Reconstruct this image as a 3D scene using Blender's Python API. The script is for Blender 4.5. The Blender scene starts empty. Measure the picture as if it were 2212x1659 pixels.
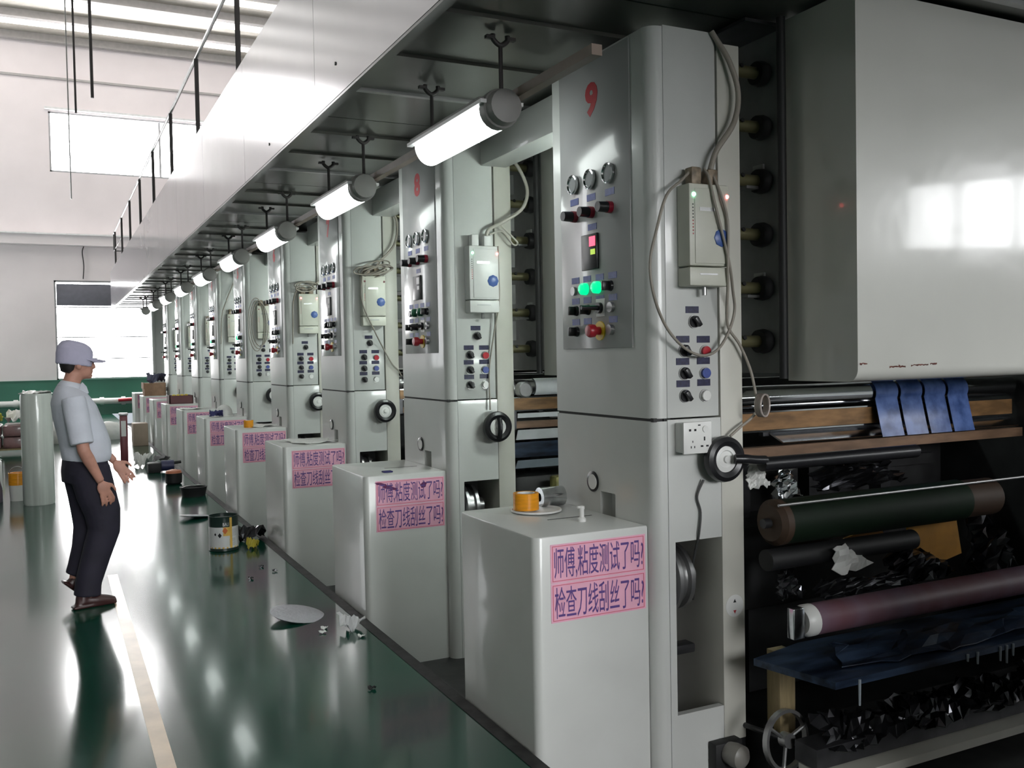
import bpy, bmesh, math, random
from mathutils import Vector, Matrix
random.seed(7)
SC = bpy.context.scene
COL = SC.collection
PI = math.pi

# ------------------------------------------------------------------ camera
cam_d = bpy.data.cameras.new('camera')
cam_d.sensor_width = 36.0
cam_d.lens = 2013.0 / 2212.0 * 36.0
cam_d.clip_start = 0.05
cam_d.clip_end = 200
cam = bpy.data.objects.new('camera', cam_d)
COL.objects.link(cam)
# measured axes: +Y runs down the row of press units, +X into the machine
_f, _cx, _cy = 2013.0, 1106.0, 829.5
_d1 = Vector((114 - _cx, 786 - _cy, _f)).normalized()
_d2 = Vector((5200 - _cx, 690 - _cy, _f))
_d2 = (_d2 - _d1 * _d1.dot(_d2)).normalized()
_d3 = _d2.cross(_d1)
if _d3.y > 0:
    _d3 = -_d3
_r = Vector((_d2.x, _d1.x, _d3.x)); _u = -Vector((_d2.y, _d1.y, _d3.y)); _b = -Vector((_d2.z, _d1.z, _d3.z))
M4 = Matrix(((_r.x, _u.x, _b.x, 0), (_r.y, _u.y, _b.y, 0), (_r.z, _u.z, _b.z, 1.56), (0, 0, 0, 1)))
cam.matrix_world = M4
SC.camera = cam

# ------------------------------------------------------------------ world, light, exposure
w = bpy.data.worlds.new('world'); SC.world = w; w.use_nodes = True
w.node_tree.nodes['Background'].inputs[0].default_value = (0.85, 0.92, 1.0, 1)
w.node_tree.nodes['Background'].inputs[1].default_value = 0.6
PANE_BACK = 23.0      # daylight in the far windows
PANE_SIDE = 8.5       # daylight in the aisle-side windows
PANE_FRONT = 20.0      # daylight in the windows behind the camera
LAMP = 6.5
FILL_TUBE = 150.0        # added fill tubes hidden behind the columns
SKYL = 2.8            # daylight through the translucent roof strips
SC.view_settings.view_transform = 'Standard'
SC.view_settings.look = 'None'
SC.view_settings.exposure = 0.12
SC.view_settings.gamma = 1.0
SC.view_settings.use_curve_mapping = False
try:
    SC.cycles.use_denoising = True
    SC.cycles.max_bounces = 8
    SC.cycles.diffuse_bounces = 4
    SC.cycles.glossy_bounces = 4
    SC.cycles.transparent_max_bounces = 8
    SC.cycles.sample_clamp_indirect = 6.0
    SC.cycles.caustics_reflective = False
    SC.cycles.caustics_refractive = False
except Exception:
    pass

# ------------------------------------------------------------------ materials
MATS = {}
def mat(name, col, rough=0.5, metal=0.0, var=0.06, scale=8.0, bump=0.0, bscale=20.0, spec=0.5, coat=0.0, alpha=1.0, stretch=None, rvar=0.0, col2=None, emit=None, es=0.0, trans=0.0, lo=0.35, hi=0.65):
    if name in MATS: return MATS[name]
    m = bpy.data.materials.new(name); m.use_nodes = True
    nt = m.node_tree; N = nt.nodes; L = nt.links
    b = N['Principled BSDF']
    b.inputs['Roughness'].default_value = rough
    b.inputs['Metallic'].default_value = metal
    b.inputs['Specular IOR Level'].default_value = spec
    b.inputs['Coat Weight'].default_value = coat
    b.inputs['Coat Roughness'].default_value = 0.06
    b.inputs['Alpha'].default_value = alpha
    b.inputs['Transmission Weight'].default_value = trans
    tc = N.new('ShaderNodeTexCoord'); mp = N.new('ShaderNodeMapping')
    L.new(tc.outputs['Object'], mp.inputs['Vector'])
    if stretch: mp.inputs['Scale'].default_value = stretch
    nz = N.new('ShaderNodeTexNoise'); nz.inputs['Scale'].default_value = scale; nz.inputs['Detail'].default_value = 4
    L.new(mp.outputs['Vector'], nz.inputs['Vector'])
    rp = N.new('ShaderNodeValToRGB')
    rp.color_ramp.elements[0].position = lo; rp.color_ramp.elements[1].position = hi
    c1 = [max(0, c * (1 - var)) for c in col]; c2 = col2 if col2 else [min(1, c * (1 + var)) for c in col]
    rp.color_ramp.elements[0].color = (*c1, 1); rp.color_ramp.elements[1].color = (*c2, 1)
    L.new(nz.outputs['Fac'], rp.inputs['Fac']); L.new(rp.outputs['Color'], b.inputs['Base Color'])
    if rvar:
        mr = N.new('ShaderNodeMapRange'); mr.inputs[3].default_value = max(0.01, rough - rvar); mr.inputs[4].default_value = rough + rvar
        L.new(nz.outputs['Fac'], mr.inputs[0]); L.new(mr.outputs[0], b.inputs['Roughness'])
    if bump:
        n2 = N.new('ShaderNodeTexNoise'); n2.inputs['Scale'].default_value = bscale; n2.inputs['Detail'].default_value = 3
        L.new(mp.outputs['Vector'], n2.inputs['Vector'])
        bp = N.new('ShaderNodeBump'); bp.inputs['Strength'].default_value = bump; bp.inputs['Distance'].default_value = 0.02
        L.new(n2.outputs['Fac'], bp.inputs['Height']); L.new(bp.outputs['Normal'], b.inputs['Normal'])
    if emit:
        b.inputs['Emission Color'].default_value = (*emit, 1); b.inputs['Emission Strength'].default_value = es
    MATS[name] = m
    return m

white = mat('machine_white_paint', (0.60, 0.61, 0.59), 0.3, var=0.03, scale=3, bump=0.06, bscale=1.5, coat=0.25)
cream = mat('frame_cream_paint', (0.60, 0.59, 0.53), 0.42, var=0.04, scale=4)
panelm = mat('panel_grey_laminate', (0.44, 0.44, 0.44), 0.22, var=0.02, scale=3, coat=0.3)
hoodm = mat('hood_cream_paint', (0.55, 0.55, 0.51), 0.22, var=0.03, scale=2, bump=0.5, bscale=2.0, coat=0.5)
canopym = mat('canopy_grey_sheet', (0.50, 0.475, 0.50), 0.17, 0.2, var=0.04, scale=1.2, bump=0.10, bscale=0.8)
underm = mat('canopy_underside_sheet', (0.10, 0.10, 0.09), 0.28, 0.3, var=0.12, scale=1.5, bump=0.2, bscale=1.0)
ribm = mat('rib_galvanised', (0.42, 0.42, 0.42), 0.35, 0.7, var=0.08)
blackp = mat('black_plastic', (0.012, 0.012, 0.014), 0.32, var=0.1)
blackr = mat('black_rubber', (0.010, 0.010, 0.011), 0.6, var=0.1)
blackseam = mat('dark_gasket', (0.02, 0.02, 0.02), 0.7)
bluep = mat('blue_label', (0.05, 0.08, 0.30), 0.4, var=0.15, scale=60)
navyp = mat('navy_label', (0.018, 0.018, 0.06), 0.4, var=0.3, scale=90)
redp = mat('red_plastic', (0.45, 0.02, 0.035), 0.3, var=0.1)
darkred = mat('dark_red_plastic', (0.28, 0.01, 0.03), 0.3, var=0.1)
yellowp = mat('yellow_plastic', (0.75, 0.55, 0.03), 0.4)
whitep = mat('white_plastic', (0.72, 0.72, 0.70), 0.35, var=0.03)
beigep = mat('beige_drive_plastic', (0.60, 0.60, 0.52), 0.4, var=0.05, scale=5)
bluekey = mat('blue_keypad', (0.06, 0.12, 0.36), 0.35)
chrome = mat('polished_steel', (0.75, 0.76, 0.78), 0.12, 1.0, var=0.04, scale=5, stretch=(0.5, 6, 6))
steel = mat('dull_steel', (0.42, 0.42, 0.42), 0.35, 0.9, var=0.1)
darksteel = mat('dark_steel', (0.06, 0.06, 0.065), 0.35, 0.6, var=0.25, scale=10)
greyplate = mat('grey_side_plate', (0.22, 0.22, 0.22), 0.5, var=0.1)
glassm = mat('gauge_glass', (0.35, 0.36, 0.37), 0.08, var=0.1)
bronze = mat('stained_brass_bar', (0.22, 0.12, 0.05), 0.4, 0.3, var=0.35, scale=6, stretch=(1, 4, 4))
pinkp = mat('pink_notice_paper', (0.80, 0.42, 0.55), 0.35, var=0.05, scale=10)
purple = mat('purple_ink', (0.10, 0.05, 0.22), 0.5)
redink = mat('red_ink', (0.42, 0.02, 0.03), 0.4)
redline = mat('red_border_ink', (0.62, 0.10, 0.14), 0.5)
orangetape = mat('amber_adhesive_tape', (0.75, 0.30, 0.012), 0.25, var=0.12, scale=14, stretch=(1, 1, 6))
paperm = mat('white_paper', (0.72, 0.72, 0.70), 0.6, var=0.06)
foil = mat('crumpled_foil', (0.62, 0.64, 0.66), 0.16, 1.0, var=0.25, scale=14)
darkfoil = mat('ink_dirty_foil', (0.05, 0.05, 0.055), 0.16, 0.8, var=0.6, scale=9)
ledg = mat('lit_green', (0.02, 0.4, 0.15), 0.3, emit=(0.0, 0.78, 0.30), es=1.15)
ledgs = mat('lit_green_small', (0.1, 0.6, 0.3), 0.3, emit=(0.25, 1.0, 0.55), es=6.0)
leddim = mat('unlit_green', (0.03, 0.16, 0.08), 0.25)
ledr = mat('lit_red', (0.7, 0.05, 0.05), 0.3, emit=(1.0, 0.14, 0.13), es=8.0)
ledoff = mat('unlit_led', (0.25, 0.1, 0.1), 0.3)
dispr = mat('display_red', (0.5, 0.02, 0.05), 0.3, emit=(1.0, 0.08, 0.16), es=1.6)
dispy = mat('display_green', (0.3, 0.4, 0.02), 0.3, emit=(0.5, 0.75, 0.05), es=0.7)
cable = mat('grey_cable', (0.30, 0.27, 0.23), 0.5, var=0.1)
cabled = mat('dark_cable', (0.05, 0.05, 0.05), 0.5)
brownconn = mat('brown_connector', (0.26, 0.20, 0.14), 0.5, var=0.4, scale=30)
lampm = mat('lamp_glow', (0.9, 0.9, 0.9), 0.4, emit=(0.93, 1.0, 0.97), es=LAMP)
filltubem = mat('fill_tube_glow', (0.9, 0.9, 0.9), 0.4, emit=(0.88, 1.0, 0.94), es=FILL_TUBE)
lampw = mat('lamp_reflector_white', (0.8, 0.8, 0.8), 0.35)
lampg = mat('lamp_grey_cap', (0.30, 0.29, 0.28), 0.5)
darkiron = mat('dark_iron', (0.05, 0.045, 0.045), 0.5, 0.3)
paneback = mat('daylight_pane_back', (0.9, 0.9, 0.9), 0.3, emit=(1.0, 0.99, 0.99), es=PANE_BACK)
panefront = mat('daylight_pane_front', (0.9, 0.9, 0.9), 0.3, emit=(0.97, 0.99, 1.0), es=PANE_FRONT)
paneright = mat('daylight_pane_right', (0.9, 0.9, 0.9), 0.3, emit=(0.97, 0.98, 1.0), es=13.0)
skyl = mat('daylight_roof_strip', (0.9, 0.9, 0.9), 0.3, emit=(1.0, 0.98, 0.95), es=SKYL)
paneside = mat('daylight_pane_side', (0.9, 0.9, 0.9), 0.3, emit=(0.96, 0.98, 1.0), es=PANE_SIDE)
wallgrey = mat('wall_grey_paint', (0.30, 0.32, 0.31), 0.7, var=0.05, scale=0.6)
wallm = mat('wall_white', (0.86, 0.795, 0.805), 0.75, var=0.04, scale=0.6)
dado = mat('wall_green_dado', (0.03, 0.17, 0.11), 0.4, var=0.15, scale=0.8)
roofm = mat('roof_cream_sheet', (0.62, 0.58, 0.52), 0.6, var=0.05)
purlm = mat('purlin_grey', (0.42, 0.40, 0.39), 0.5)
blindm = mat('grey_blind', (0.16, 0.16, 0.19), 0.6)
framem = mat('window_frame_grey', (0.35, 0.35, 0.36), 0.5)
pitm = mat('pit_dark_concrete', (0.035, 0.035, 0.035), 0.6, var=0.3)
edgem = mat('edge_dark_angle', (0.018, 0.018, 0.018), 0.6, 0.0, var=0.5, scale=14, spec=0.25)
tapem = mat('cream_floor_tape', (0.60, 0.45, 0.30), 0.35, var=0.12, scale=5)
skin = mat('skin', (0.48, 0.24, 0.18), 0.55, var=0.12, scale=14)
shirt = mat('white_shirt_cloth', (0.60, 0.62, 0.70), 0.85, var=0.06, scale=6, bump=0.4, bscale=9)
navy = mat('navy_trousers_cloth', (0.012, 0.010, 0.022), 0.8, var=0.2, bump=0.4, bscale=9)
capm = mat('lilac_cap_cloth', (0.46, 0.44, 0.58), 0.8, var=0.07, scale=8, bump=0.2, bscale=16)
shoem = mat('dark_brown_shoe', (0.045, 0.016, 0.016), 0.35)
hairm = mat('black_hair', (0.015, 0.012, 0.012), 0.6)
filmroll = mat('clear_film_roll', (0.62, 0.66, 0.62), 0.22, var=0.22, scale=9, stretch=(1, 1, 0.05), coat=0.4)
cardm = mat('brown_carton', (0.27, 0.16, 0.10), 0.7, var=0.15)
sackm = mat('white_sack', (0.78, 0.78, 0.76), 0.6, var=0.06, bump=0.5, bscale=8)
greenroll = mat('green_rubber_roller', (0.004, 0.013, 0.005), 0.6, var=0.3, scale=5, spec=0.25)
pinkroll = mat('pink_rubber_roller', (0.19, 0.065, 0.075), 0.5, var=0.3, scale=5, col2=(0.16, 0.10, 0.14), stretch=(1, 0.3, 0.3))
bluefilm = mat('blue_printed_film', (0.03, 0.07, 0.22), 0.3, var=0.25, scale=14, col2=(0.09, 0.15, 0.36))
inkblue = mat('blue_ink_tray', (0.006, 0.014, 0.035), 0.35, var=0.6, scale=4, stretch=(1, 5, 5), col2=(0.035, 0.06, 0.11))
woodm = mat('pale_wood', (0.30, 0.23, 0.12), 0.7, var=0.15, stretch=(8, 8, 1))
orangecard = mat('orange_card', (0.42, 0.19, 0.015), 0.6, var=0.15)
inkbody = mat('inky_machine_body', (0.016, 0.016, 0.017), 0.5, var=0.5, scale=6)
canwhite = mat('tin_white_print', (0.66, 0.66, 0.66), 0.35)
canblack = mat('tin_black_print', (0.015, 0.03, 0.025), 0.3)
blueclot = mat('blue_cloth', (0.03, 0.03, 0.12), 0.8, bump=0.5)
silverplate = mat('silver_paste', (0.50, 0.50, 0.54), 0.45, 0.4, var=0.06, bump=0.3, bscale=30)

# floor: green epoxy, glossy
def floor_material():
    m = mat('green_epoxy_floor', (0.002, 0.046, 0.028), 0.15, var=0.15, scale=1.2, bump=0.012, bscale=2.0, rvar=0.02, spec=0.28, coat=0.15)
    return m
floorm = floor_material()

# ------------------------------------------------------------------ helpers
U = [0.0]     # offset along Y of the unit being built
def link(o): COL.objects.link(o); return o
BASE = {}
def thing(name, label, cat, base, group=None):
    o = bpy.data.objects.new(name, None); link(o); o.empty_display_size = 0.1
    o.location = (base[0], base[1] + U[0], base[2])
    BASE[o.name] = Vector(base)
    o['label'] = label; o['category'] = cat
    if group: o['group'] = group
    return o
def tag(o, label, cat, group=None):
    o['label'] = label; o['category'] = cat
    if group: o['group'] = group
    return o
def root_of(p):
    while p.parent: p = p.parent
    return p
def finish(name, bm, m, parent=None, smooth=None, loc=None):
    me = bpy.data.meshes.new(name)
    if smooth is not None:
        for f in bm.faces: f.smooth = True
    bmesh.ops.recalc_face_normals(bm, faces=bm.faces)
    if parent is not None:
        b = BASE[root_of(parent).name]
        bmesh.ops.translate(bm, verts=bm.verts, vec=-b)
    elif loc is not None:
        bmesh.ops.translate(bm, verts=bm.verts, vec=-Vector(loc))
    bm.to_mesh(me); bm.free()
    if smooth is not None and smooth < 3.1:
        me.set_sharp_from_angle(angle=smooth)
    me.materials.append(m)
    o = bpy.data.objects.new(name, me); link(o)
    if parent is not None: o.parent = parent
    elif loc is not None: o.location = (loc[0], loc[1] + U[0], loc[2])
    else: o.location = (0, U[0], 0)
    return o
def bm_box(bm, x0, x1, y0, y1, z0, z1, bev=0.0, seg=2):
    t = bmesh.new()
    bmesh.ops.create_cube(t, size=1)
    for v in t.verts:
        v.co = Vector(((x0 + x1) / 2 + v.co.x * (x1 - x0), (y0 + y1) / 2 + v.co.y * (y1 - y0), (z0 + z1) / 2 + v.co.z * (z1 - z0)))
    if bev > 0: bmesh.ops.bevel(t, geom=t.edges[:], offset=bev, segments=seg, affect='EDGES', profile=0.5)
    merge(bm, t)
def merge(bm, t):
    mp = {v: bm.verts.new(v.co) for v in t.verts}
    for f in t.faces:
        nf = bm.faces.new([mp[v] for v in f.verts]); nf.smooth = f.smooth
    t.free()
def box(name, x0, x1, y0, y1, z0, z1, m, parent=None, bev=0.0, seg=2, loc=None):
    bm = bmesh.new(); bm_box(bm, x0, x1, y0, y1, z0, z1, bev, seg)
    return finish(name, bm, m, parent, smooth=(0.6 if bev else None), loc=loc)
def frame_of(d):
    d = d.normalized(); a = Vector((0, 0, 1)) if abs(d.z) < 0.9 else Vector((1, 0, 0))
    x = a.cross(d).normalized(); y = d.cross(x); return x, y
def bm_cyl(bm, p0, p1, r0, r1=None, seg=24, caps=True):
    p0 = Vector(p0); p1 = Vector(p1); r1 = r0 if r1 is None else r1
    x, y = frame_of(p1 - p0)
    A = []; B = []
    for i in range(seg):
        a = 2 * PI * i / seg; d = x * math.cos(a) + y * math.sin(a)
        A.append(bm.verts.new(p0 + d * r0)); B.append(bm.verts.new(p1 + d * r1))
    for i in range(seg):
        j = (i + 1) % seg; bm.faces.new([A[i], A[j], B[j], B[i]])
    if caps: bm.faces.new(A[::-1]); bm.faces.new(B)
def cyl(name, p0, p1, r, m, parent=None, r1=None, seg=24, loc=None):
    bm = bmesh.new(); bm_cyl(bm, p0, p1, r, r1, seg)
    return finish(name, bm, m, parent, smooth=0.7, loc=loc)
def bm_lathe(bm, o, axis, prof, seg=28, closed=False):
    o = Vector(o); ax = Vector(axis).normalized(); x, y = frame_of(ax)
    rings = []
    for (h, r) in prof:
        rings.append([bm.verts.new(o + ax * h + (x * math.cos(2 * PI * i / seg) + y * math.sin(2 * PI * i / seg)) * max(r, 1e-5)) for i in range(seg)])
    n = len(rings)
    for k in range(n if closed else n - 1):
        R0 = rings[k]; R1 = rings[(k + 1) % n]
        for i in range(seg):
            j = (i + 1) % seg; bm.faces.new([R0[i], R0[j], R1[j], R1[i]])
    if not closed: bm.faces.new(rings[0][::-1]); bm.faces.new(rings[-1])
def lathe(name, o, axis, prof, m, parent=None, seg=28, closed=False, loc=None, sm=0.7):
    bm = bmesh.new(); bm_lathe(bm, o, axis, prof, seg, closed)
    return finish(name, bm, m, parent, smooth=sm, loc=loc)
def catmull(pts, n=6):
    P = [Vector(p) for p in pts]; P = [P[0] * 2 - P[1]] + P + [P[-1] * 2 - P[-2]]
    out = []
    for i in range(1, len(P) - 2):
        for k in range(n):
            t = k / n; a, b, c, d = P[i - 1], P[i], P[i + 1], P[i + 2]
            out.append(0.5 * ((2 * b) + (c - a) * t + (2 * a - 5 * b + 4 * c - d) * t * t + (3 * b - a - 3 * c + d) * t ** 3))
    out.append(P[-2]); return out
def bm_tube(bm, pts, r, seg=8):
    n = len(pts); prev = None; rings = []
    for i, p in enumerate(pts):
        d = (pts[min(i + 1, n - 1)] - pts[max(i - 1, 0)])
        if d.length < 1e-9: d = Vector((0, 0, 1))
        d.normalize()
        if prev is None: x, y = frame_of(d)
        else:
            x = (prev - d * prev.dot(d)).normalized(); y = d.cross(x)
        prev = x
        rr = r[i] if isinstance(r, (list, tuple)) else r
        rings.append([bm.verts.new(p + (x * math.cos(2 * PI * k / seg) + y * math.sin(2 * PI * k / seg)) * rr) for k in range(seg)])
    for a, b in zip(rings, rings[1:]):
        for k in range(seg):
            j = (k + 1) % seg; bm.faces.new([a[k], a[j], b[j], b[k]])
    bm.faces.new(rings[0][::-1]); bm.faces.new(rings[-1])
def tube(name, pts, r, m, parent=None, n=6, seg=8, loc=None):
    bm = bmesh.new(); bm_tube(bm, catmull(pts, n) if n else [Vector(p) for p in pts], r, seg)
    return finish(name, bm, m, parent, smooth=1.2, loc=loc)
def prism(name, poly, z0, z1, m, parent=None, smooth=None, loc=None):
    bm = bmesh.new()
    A = [bm.verts.new((x, y, z0)) for x, y in poly]; B = [bm.verts.new((x, y, z1)) for x, y in poly]
    n = len(poly)
    for i in range(n):
        j = (i + 1) % n; bm.faces.new([A[i], A[j], B[j], B[i]])
    bm.faces.new(A[::-1]); bm.faces.new(B)
    return finish(name, bm, m, parent, smooth=smooth, loc=loc)
def cut(o, x0, x1, y0, y1, z0, z1):
    """cut a rectangular hole (unit coordinates) into a child mesh"""
    b = BASE[root_of(o).name]
    bm = bmesh.new(); bm_box(bm, x0 - b.x, x1 - b.x, y0 - b.y, y1 - b.y, z0 - b.z, z1 - b.z)
    me = bpy.data.meshes.new('cutter'); bm.to_mesh(me); bm.free()
    c = bpy.data.objects.new('cutter', me); link(c)
    c.location = root_of(o).location
    md = o.modifiers.new('b', 'BOOLEAN'); md.operation = 'DIFFERENCE'; md.object = c; md.solver = 'EXACT'
    bpy.context.view_layer.update()
    dg = bpy.context.evaluated_depsgraph_get()
    nm = bpy.data.meshes.new_from_object(o.evaluated_get(dg))
    o.modifiers.clear(); o.data = nm
    bpy.data.objects.remove(c)
_TXT = {}
def text_bm(s, bold=0.0):
    if s not in _TXT:
        c = bpy.data.curves.new('t', 'FONT'); c.body = s; c.resolution_u = 3; c.offset = bold
        o = bpy.data.objects.new('t', c); link(o)
        bpy.context.view_layer.update()
        dg = bpy.context.evaluated_depsgraph_get()
        me = bpy.data.meshes.new_from_object(o.evaluated_get(dg))
        bpy.data.objects.remove(o)
        vs = [v.co.copy() for v in me.vertices]; fs = [list(p.vertices) for p in me.polygons]
        _TXT[s] = (vs, fs)
    return _TXT[s]
def text(name, s, c, wd, ht, plane, m, parent, off=0.0012, bold=0.0):
    vs, fs = text_bm(s, bold)
    xs = [v.x for v in vs]; ys = [v.y for v in vs]
    x0, x1, y0, y1 = min(xs), max(xs), min(ys), max(ys)
    bm = bmesh.new(); c = Vector(c); V = []
    for v in vs:
        a = ((v.x - x0) / (x1 - x0) - 0.5) * wd; b = ((v.y - y0) / (y1 - y0) - 0.5) * ht
        V.append(bm.verts.new(c + (Vector((a, -off, b)) if plane == 'front' else Vector((-off, -a, b)))))
    for f in fs:
        try: bm.faces.new([V[i] for i in f])
        except ValueError: pass
    r = bmesh.ops.extrude_face_region(bm, geom=bm.faces[:])
    d = Vector((0, off * 0.8, 0)) if plane == 'front' else Vector((off * 0.8, 0, 0))
    bmesh.ops.translate(bm, verts=[e for e in r['geom'] if isinstance(e, bmesh.types.BMVert)], vec=d)
    return finish(name, bm, m, parent)
def struct(o): o['kind'] = 'structure'; return o
def copy_tree(o, dy=0.0, parent=None):
    c = o.copy(); link(c); c.parent = parent
    if parent is None:
        c.location.y += dy
        if o.name in BASE: BASE[c.name] = BASE[o.name]
    for ch in list(o.children): copy_tree(ch, 0, c)
    return c
def omat(o, m):
    o.material_slots[0].link = 'OBJECT'; o.material_slots[0].material = m
def crumple(name, c, su, sv, amp, m, parent=None, nu=14, nv=10, rot=(0, 0, 0), seed=0, loc=None):
    rnd = random.Random(seed); bm = bmesh.new(); R = Matrix.Rotation(rot[2], 3, 'Z') @ Matrix.Rotation(rot[1], 3, 'Y') @ Matrix.Rotation(rot[0], 3, 'X')
    G = []
    for i in range(nu):
        row = []
        for j in range(nv):
            a = (i / (nu - 1) - 0.5); b = (j / (nv - 1) - 0.5)
            p = Vector((a * su * (1 + rnd.uniform(-.15, .15)), b * sv * (1 + rnd.uniform(-.2, .2)), rnd.uniform(-1, 1) * amp + amp * 1.5 * math.cos(a * 5 + b * 4)))
            row.append(bm.verts.new(Vector(c) + R @ p))
        G.append(row)
    for i in range(nu - 1):
        for j in range(nv - 1):
            bm.faces.new([G[i][j], G[i + 1][j], G[i + 1][j + 1]]); bm.faces.new([G[i][j], G[i + 1][j + 1], G[i][j + 1]])
    r = bmesh.ops.extrude_face_region(bm, geom=bm.faces[:])
    bmesh.ops.translate(bm, verts=[e for e in r['geom'] if isinstance(e, bmesh.types.BMVert)], vec=R @ Vector((0, 0, 0.004)))
    return finish(name, bm, m, parent, loc=loc)

# ------------------------------------------------------------------ the hall
P = 2.19          # pitch of the press units
Y0 = 3.12         # front of the first column (number 9)
YW = 31.0
struct(box('floor', -10.0, 1.58, -12, YW, -0.5, 0.0, floorm))
struct(box('floor', 1.58, 10.0, -12, YW, -0.6, -0.32, pitm))
struct(box('trim_1', 1.575, 1.635, -12, 27.0, -0.36, 0.003, edgem))
# far wall with two window openings, made of separate wall strips around them
WB = thing('wall_back', 'white far wall with a green painted lower band', 'wall', (0, YW, 0)); del WB['category']; del WB['label']; WB['kind'] = 'structure'
def wb(x0, x1, z0, z1, m=wallm, n='wall_section', y0=YW, y1=YW + 0.3): return box(n, x0, x1, y0, y1, z0, z1, m, WB)
wb(-10, -5.4, 1.07, 11.1); wb(-5.4, -2.6, 1.07, 9.0); wb(-5.4, -2.6, 10.6, 11.1); wb(-2.6, -1.6, 1.07, 11.1); wb(-1.6, 0.1, 1.07, 11.1)
wb(0.1, 2.75, 4.05, 7.27); wb(2.75, 5.2, 1.07, 7.27); wb(0.1, 5.2, 9.05, 11.1); wb(5.2, 10, 1.07, 11.1)
wb(-10, 10, 0.0, 1.05, dado, 'green_dado', YW - 0.02)
wb(-10, 10, 1.05, 1.075, dado, 'dado_cap', YW - 0.04)
wb(-2.5, 10, 10.0, 10.06, purlm, 'wall_rail', YW - 0.05); wb(-10, 10, 5.08, 5.36, wallm, 'crane_beam', YW - 0.35); wb(-10, 10, 5.36, 5.40, lampw, 'crane_rail', YW - 0.45)
def window(n, x0, x1, z0, z1, bars_x, bars_z, pane, y=YW, blind=None):
    r = thing('window_%d' % n, '', 'window', ((x0 + x1) / 2, y, z0)); del r['label']; del r['category']; r['kind'] = 'structure'
    box('pane', x0, x1, y + 0.12, y + 0.14, z0, z1, pane, r)
    fw = 0.05
    for a in (x0, x1 - fw): box('frame', a, a + fw, y + 0.02, y + 0.16, z0, z1, framem, r)
    for a in (z0, z1 - fw): box('frame', x0, x1, y + 0.02, y + 0.16, a, a + fw, framem, r)
    for bx_ in bars_x: box('mullion', bx_ - 0.03, bx_ + 0.03, y + 0.06, y + 0.15, z0, z1, framem, r)
    for bz in bars_z: box('glazing_bar', x0, x1, y + 0.07, y + 0.13, bz - 0.015, bz + 0.015, framem, r)
    if blind: box('blind', x0 + 0.06, x1 - 0.06, y + 0.03, y + 0.10, blind[0], blind[1], blindm, r, bev=0.01)
    return r
window(1, 0.1, 5.2, 7.27, 9.05, [3.2], [], paneback)
box('window_ledge', 0.0, 5.3, YW - 0.12, YW, 9.10, 9.16, lampw, WB)
window(2, 0.1, 2.75, 1.07, 4.05, [], [1.7, 2.35, 3.26], paneback, blind=(3.30, 3.95))
window(3, -5.4, -2.6, 9.0, 10.6, [-4.0], [], paneback)
# aisle-side wall, machine-side wall and the wall behind the camera (all outside the frame)
def side_wall(name, n0, x, spans, zz, wmat):
    r = thing(name, '', 'wall', (x, 0, 0)); del r['label']; del r['category']; r['kind'] = 'structure'
    xs = (x - 0.3, x) if x < 0 else (x, x + 0.3)
    box('wall_section', xs[0], xs[1], -12, YW, 0, zz[0], wallgrey, r); box('wall_section', xs[0], xs[1], -12, YW, zz[1], 11.1, wallgrey, r)
    ya = -12
    for (a, b) in spans:
        box('wall_section', xs[0], xs[1], ya, a, zz[0], zz[1], wallgrey, r); ya = b
        box('pane', x - 0.15, x - 0.13, a, b, zz[0], zz[1], wmat, r) if x < 0 else box('pane', x + 0.13, x + 0.15, a, b, zz[0], zz[1], wmat, r)
        for k in range(1, 3):
            yy = a + (b - a) * k / 3; box('mullion', x - 0.1 if x < 0 else x + 0.02, x - 0.02 if x < 0 else x + 0.1, yy - 0.04, yy + 0.04, zz[0], zz[1], framem, r)
    box('wall_section', xs[0], xs[1], ya, YW, zz[0], zz[1], wallgrey, r)
side_wall('wall_left', 4, -9.7, [(27.2, 30.6)], (1.2, 8.2), paneside)
side_wall('wall_right', 5, 9.7, [(-6.2, -4.6), (-3.2, -0.9)], (2.3, 3.2), paneright)
WF = thing('wall_front', '', 'wall', (0, -12, 0)); del WF['label']; del WF['category']; WF['kind'] = 'structure'
box('wall_section', -9.7, 9.7, -12.3, -12, 0, 2.4, wallm, WF); box('wall_section', -9.7, 9.7, -12.3, -12, 7.2, 11.1, wallm, WF)
for a, b in ((-9.7, 0.0), (3.6, 4.0), (7.6, 9.7)): box('wall_section', a, b, -12.3, -12, 2.4, 7.2, wallm, WF)
for a, b in ((0.0, 3.6), (4.0, 7.6)): box('pane', a, b, -12.2, -12.18, 2.4, 7.2, panefront, WF)
# roof with purlins
CE = thing('ceiling', '', 'ceiling', (0, 10, 11.1)); del CE['label']; del CE['category']; CE['kind'] = 'structure'
box('roof_sheet', -10, 10, -12, YW + 0.3, 11.28, 11.4, roofm, CE)
for k in range(7):
    yy = YW - 0.05 - k * 1.9
    bm = bmesh.new(); bm_box(bm, -10, 10, yy - 0.06, yy + 0.06, 11.06, 11.28); bm_box(bm, -10, 10, yy - 0.16, yy + 0.06, 11.04, 11.065)
    finish('purlin', bm, purlm, CE)
    box('roof_light_strip', -10, 10, yy - 1.15, yy - 0.82, 11.22, 11.285, skyl, CE)

# floor tape
tag(box('floor_tape', 0.312, 0.380, -2.0, 7.42, 0.0, 0.002, tapem, loc=(0.345, 2.7, 0)), 'cream marking tape laid along the green floor beside the walking man', 'floor tape')

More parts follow.
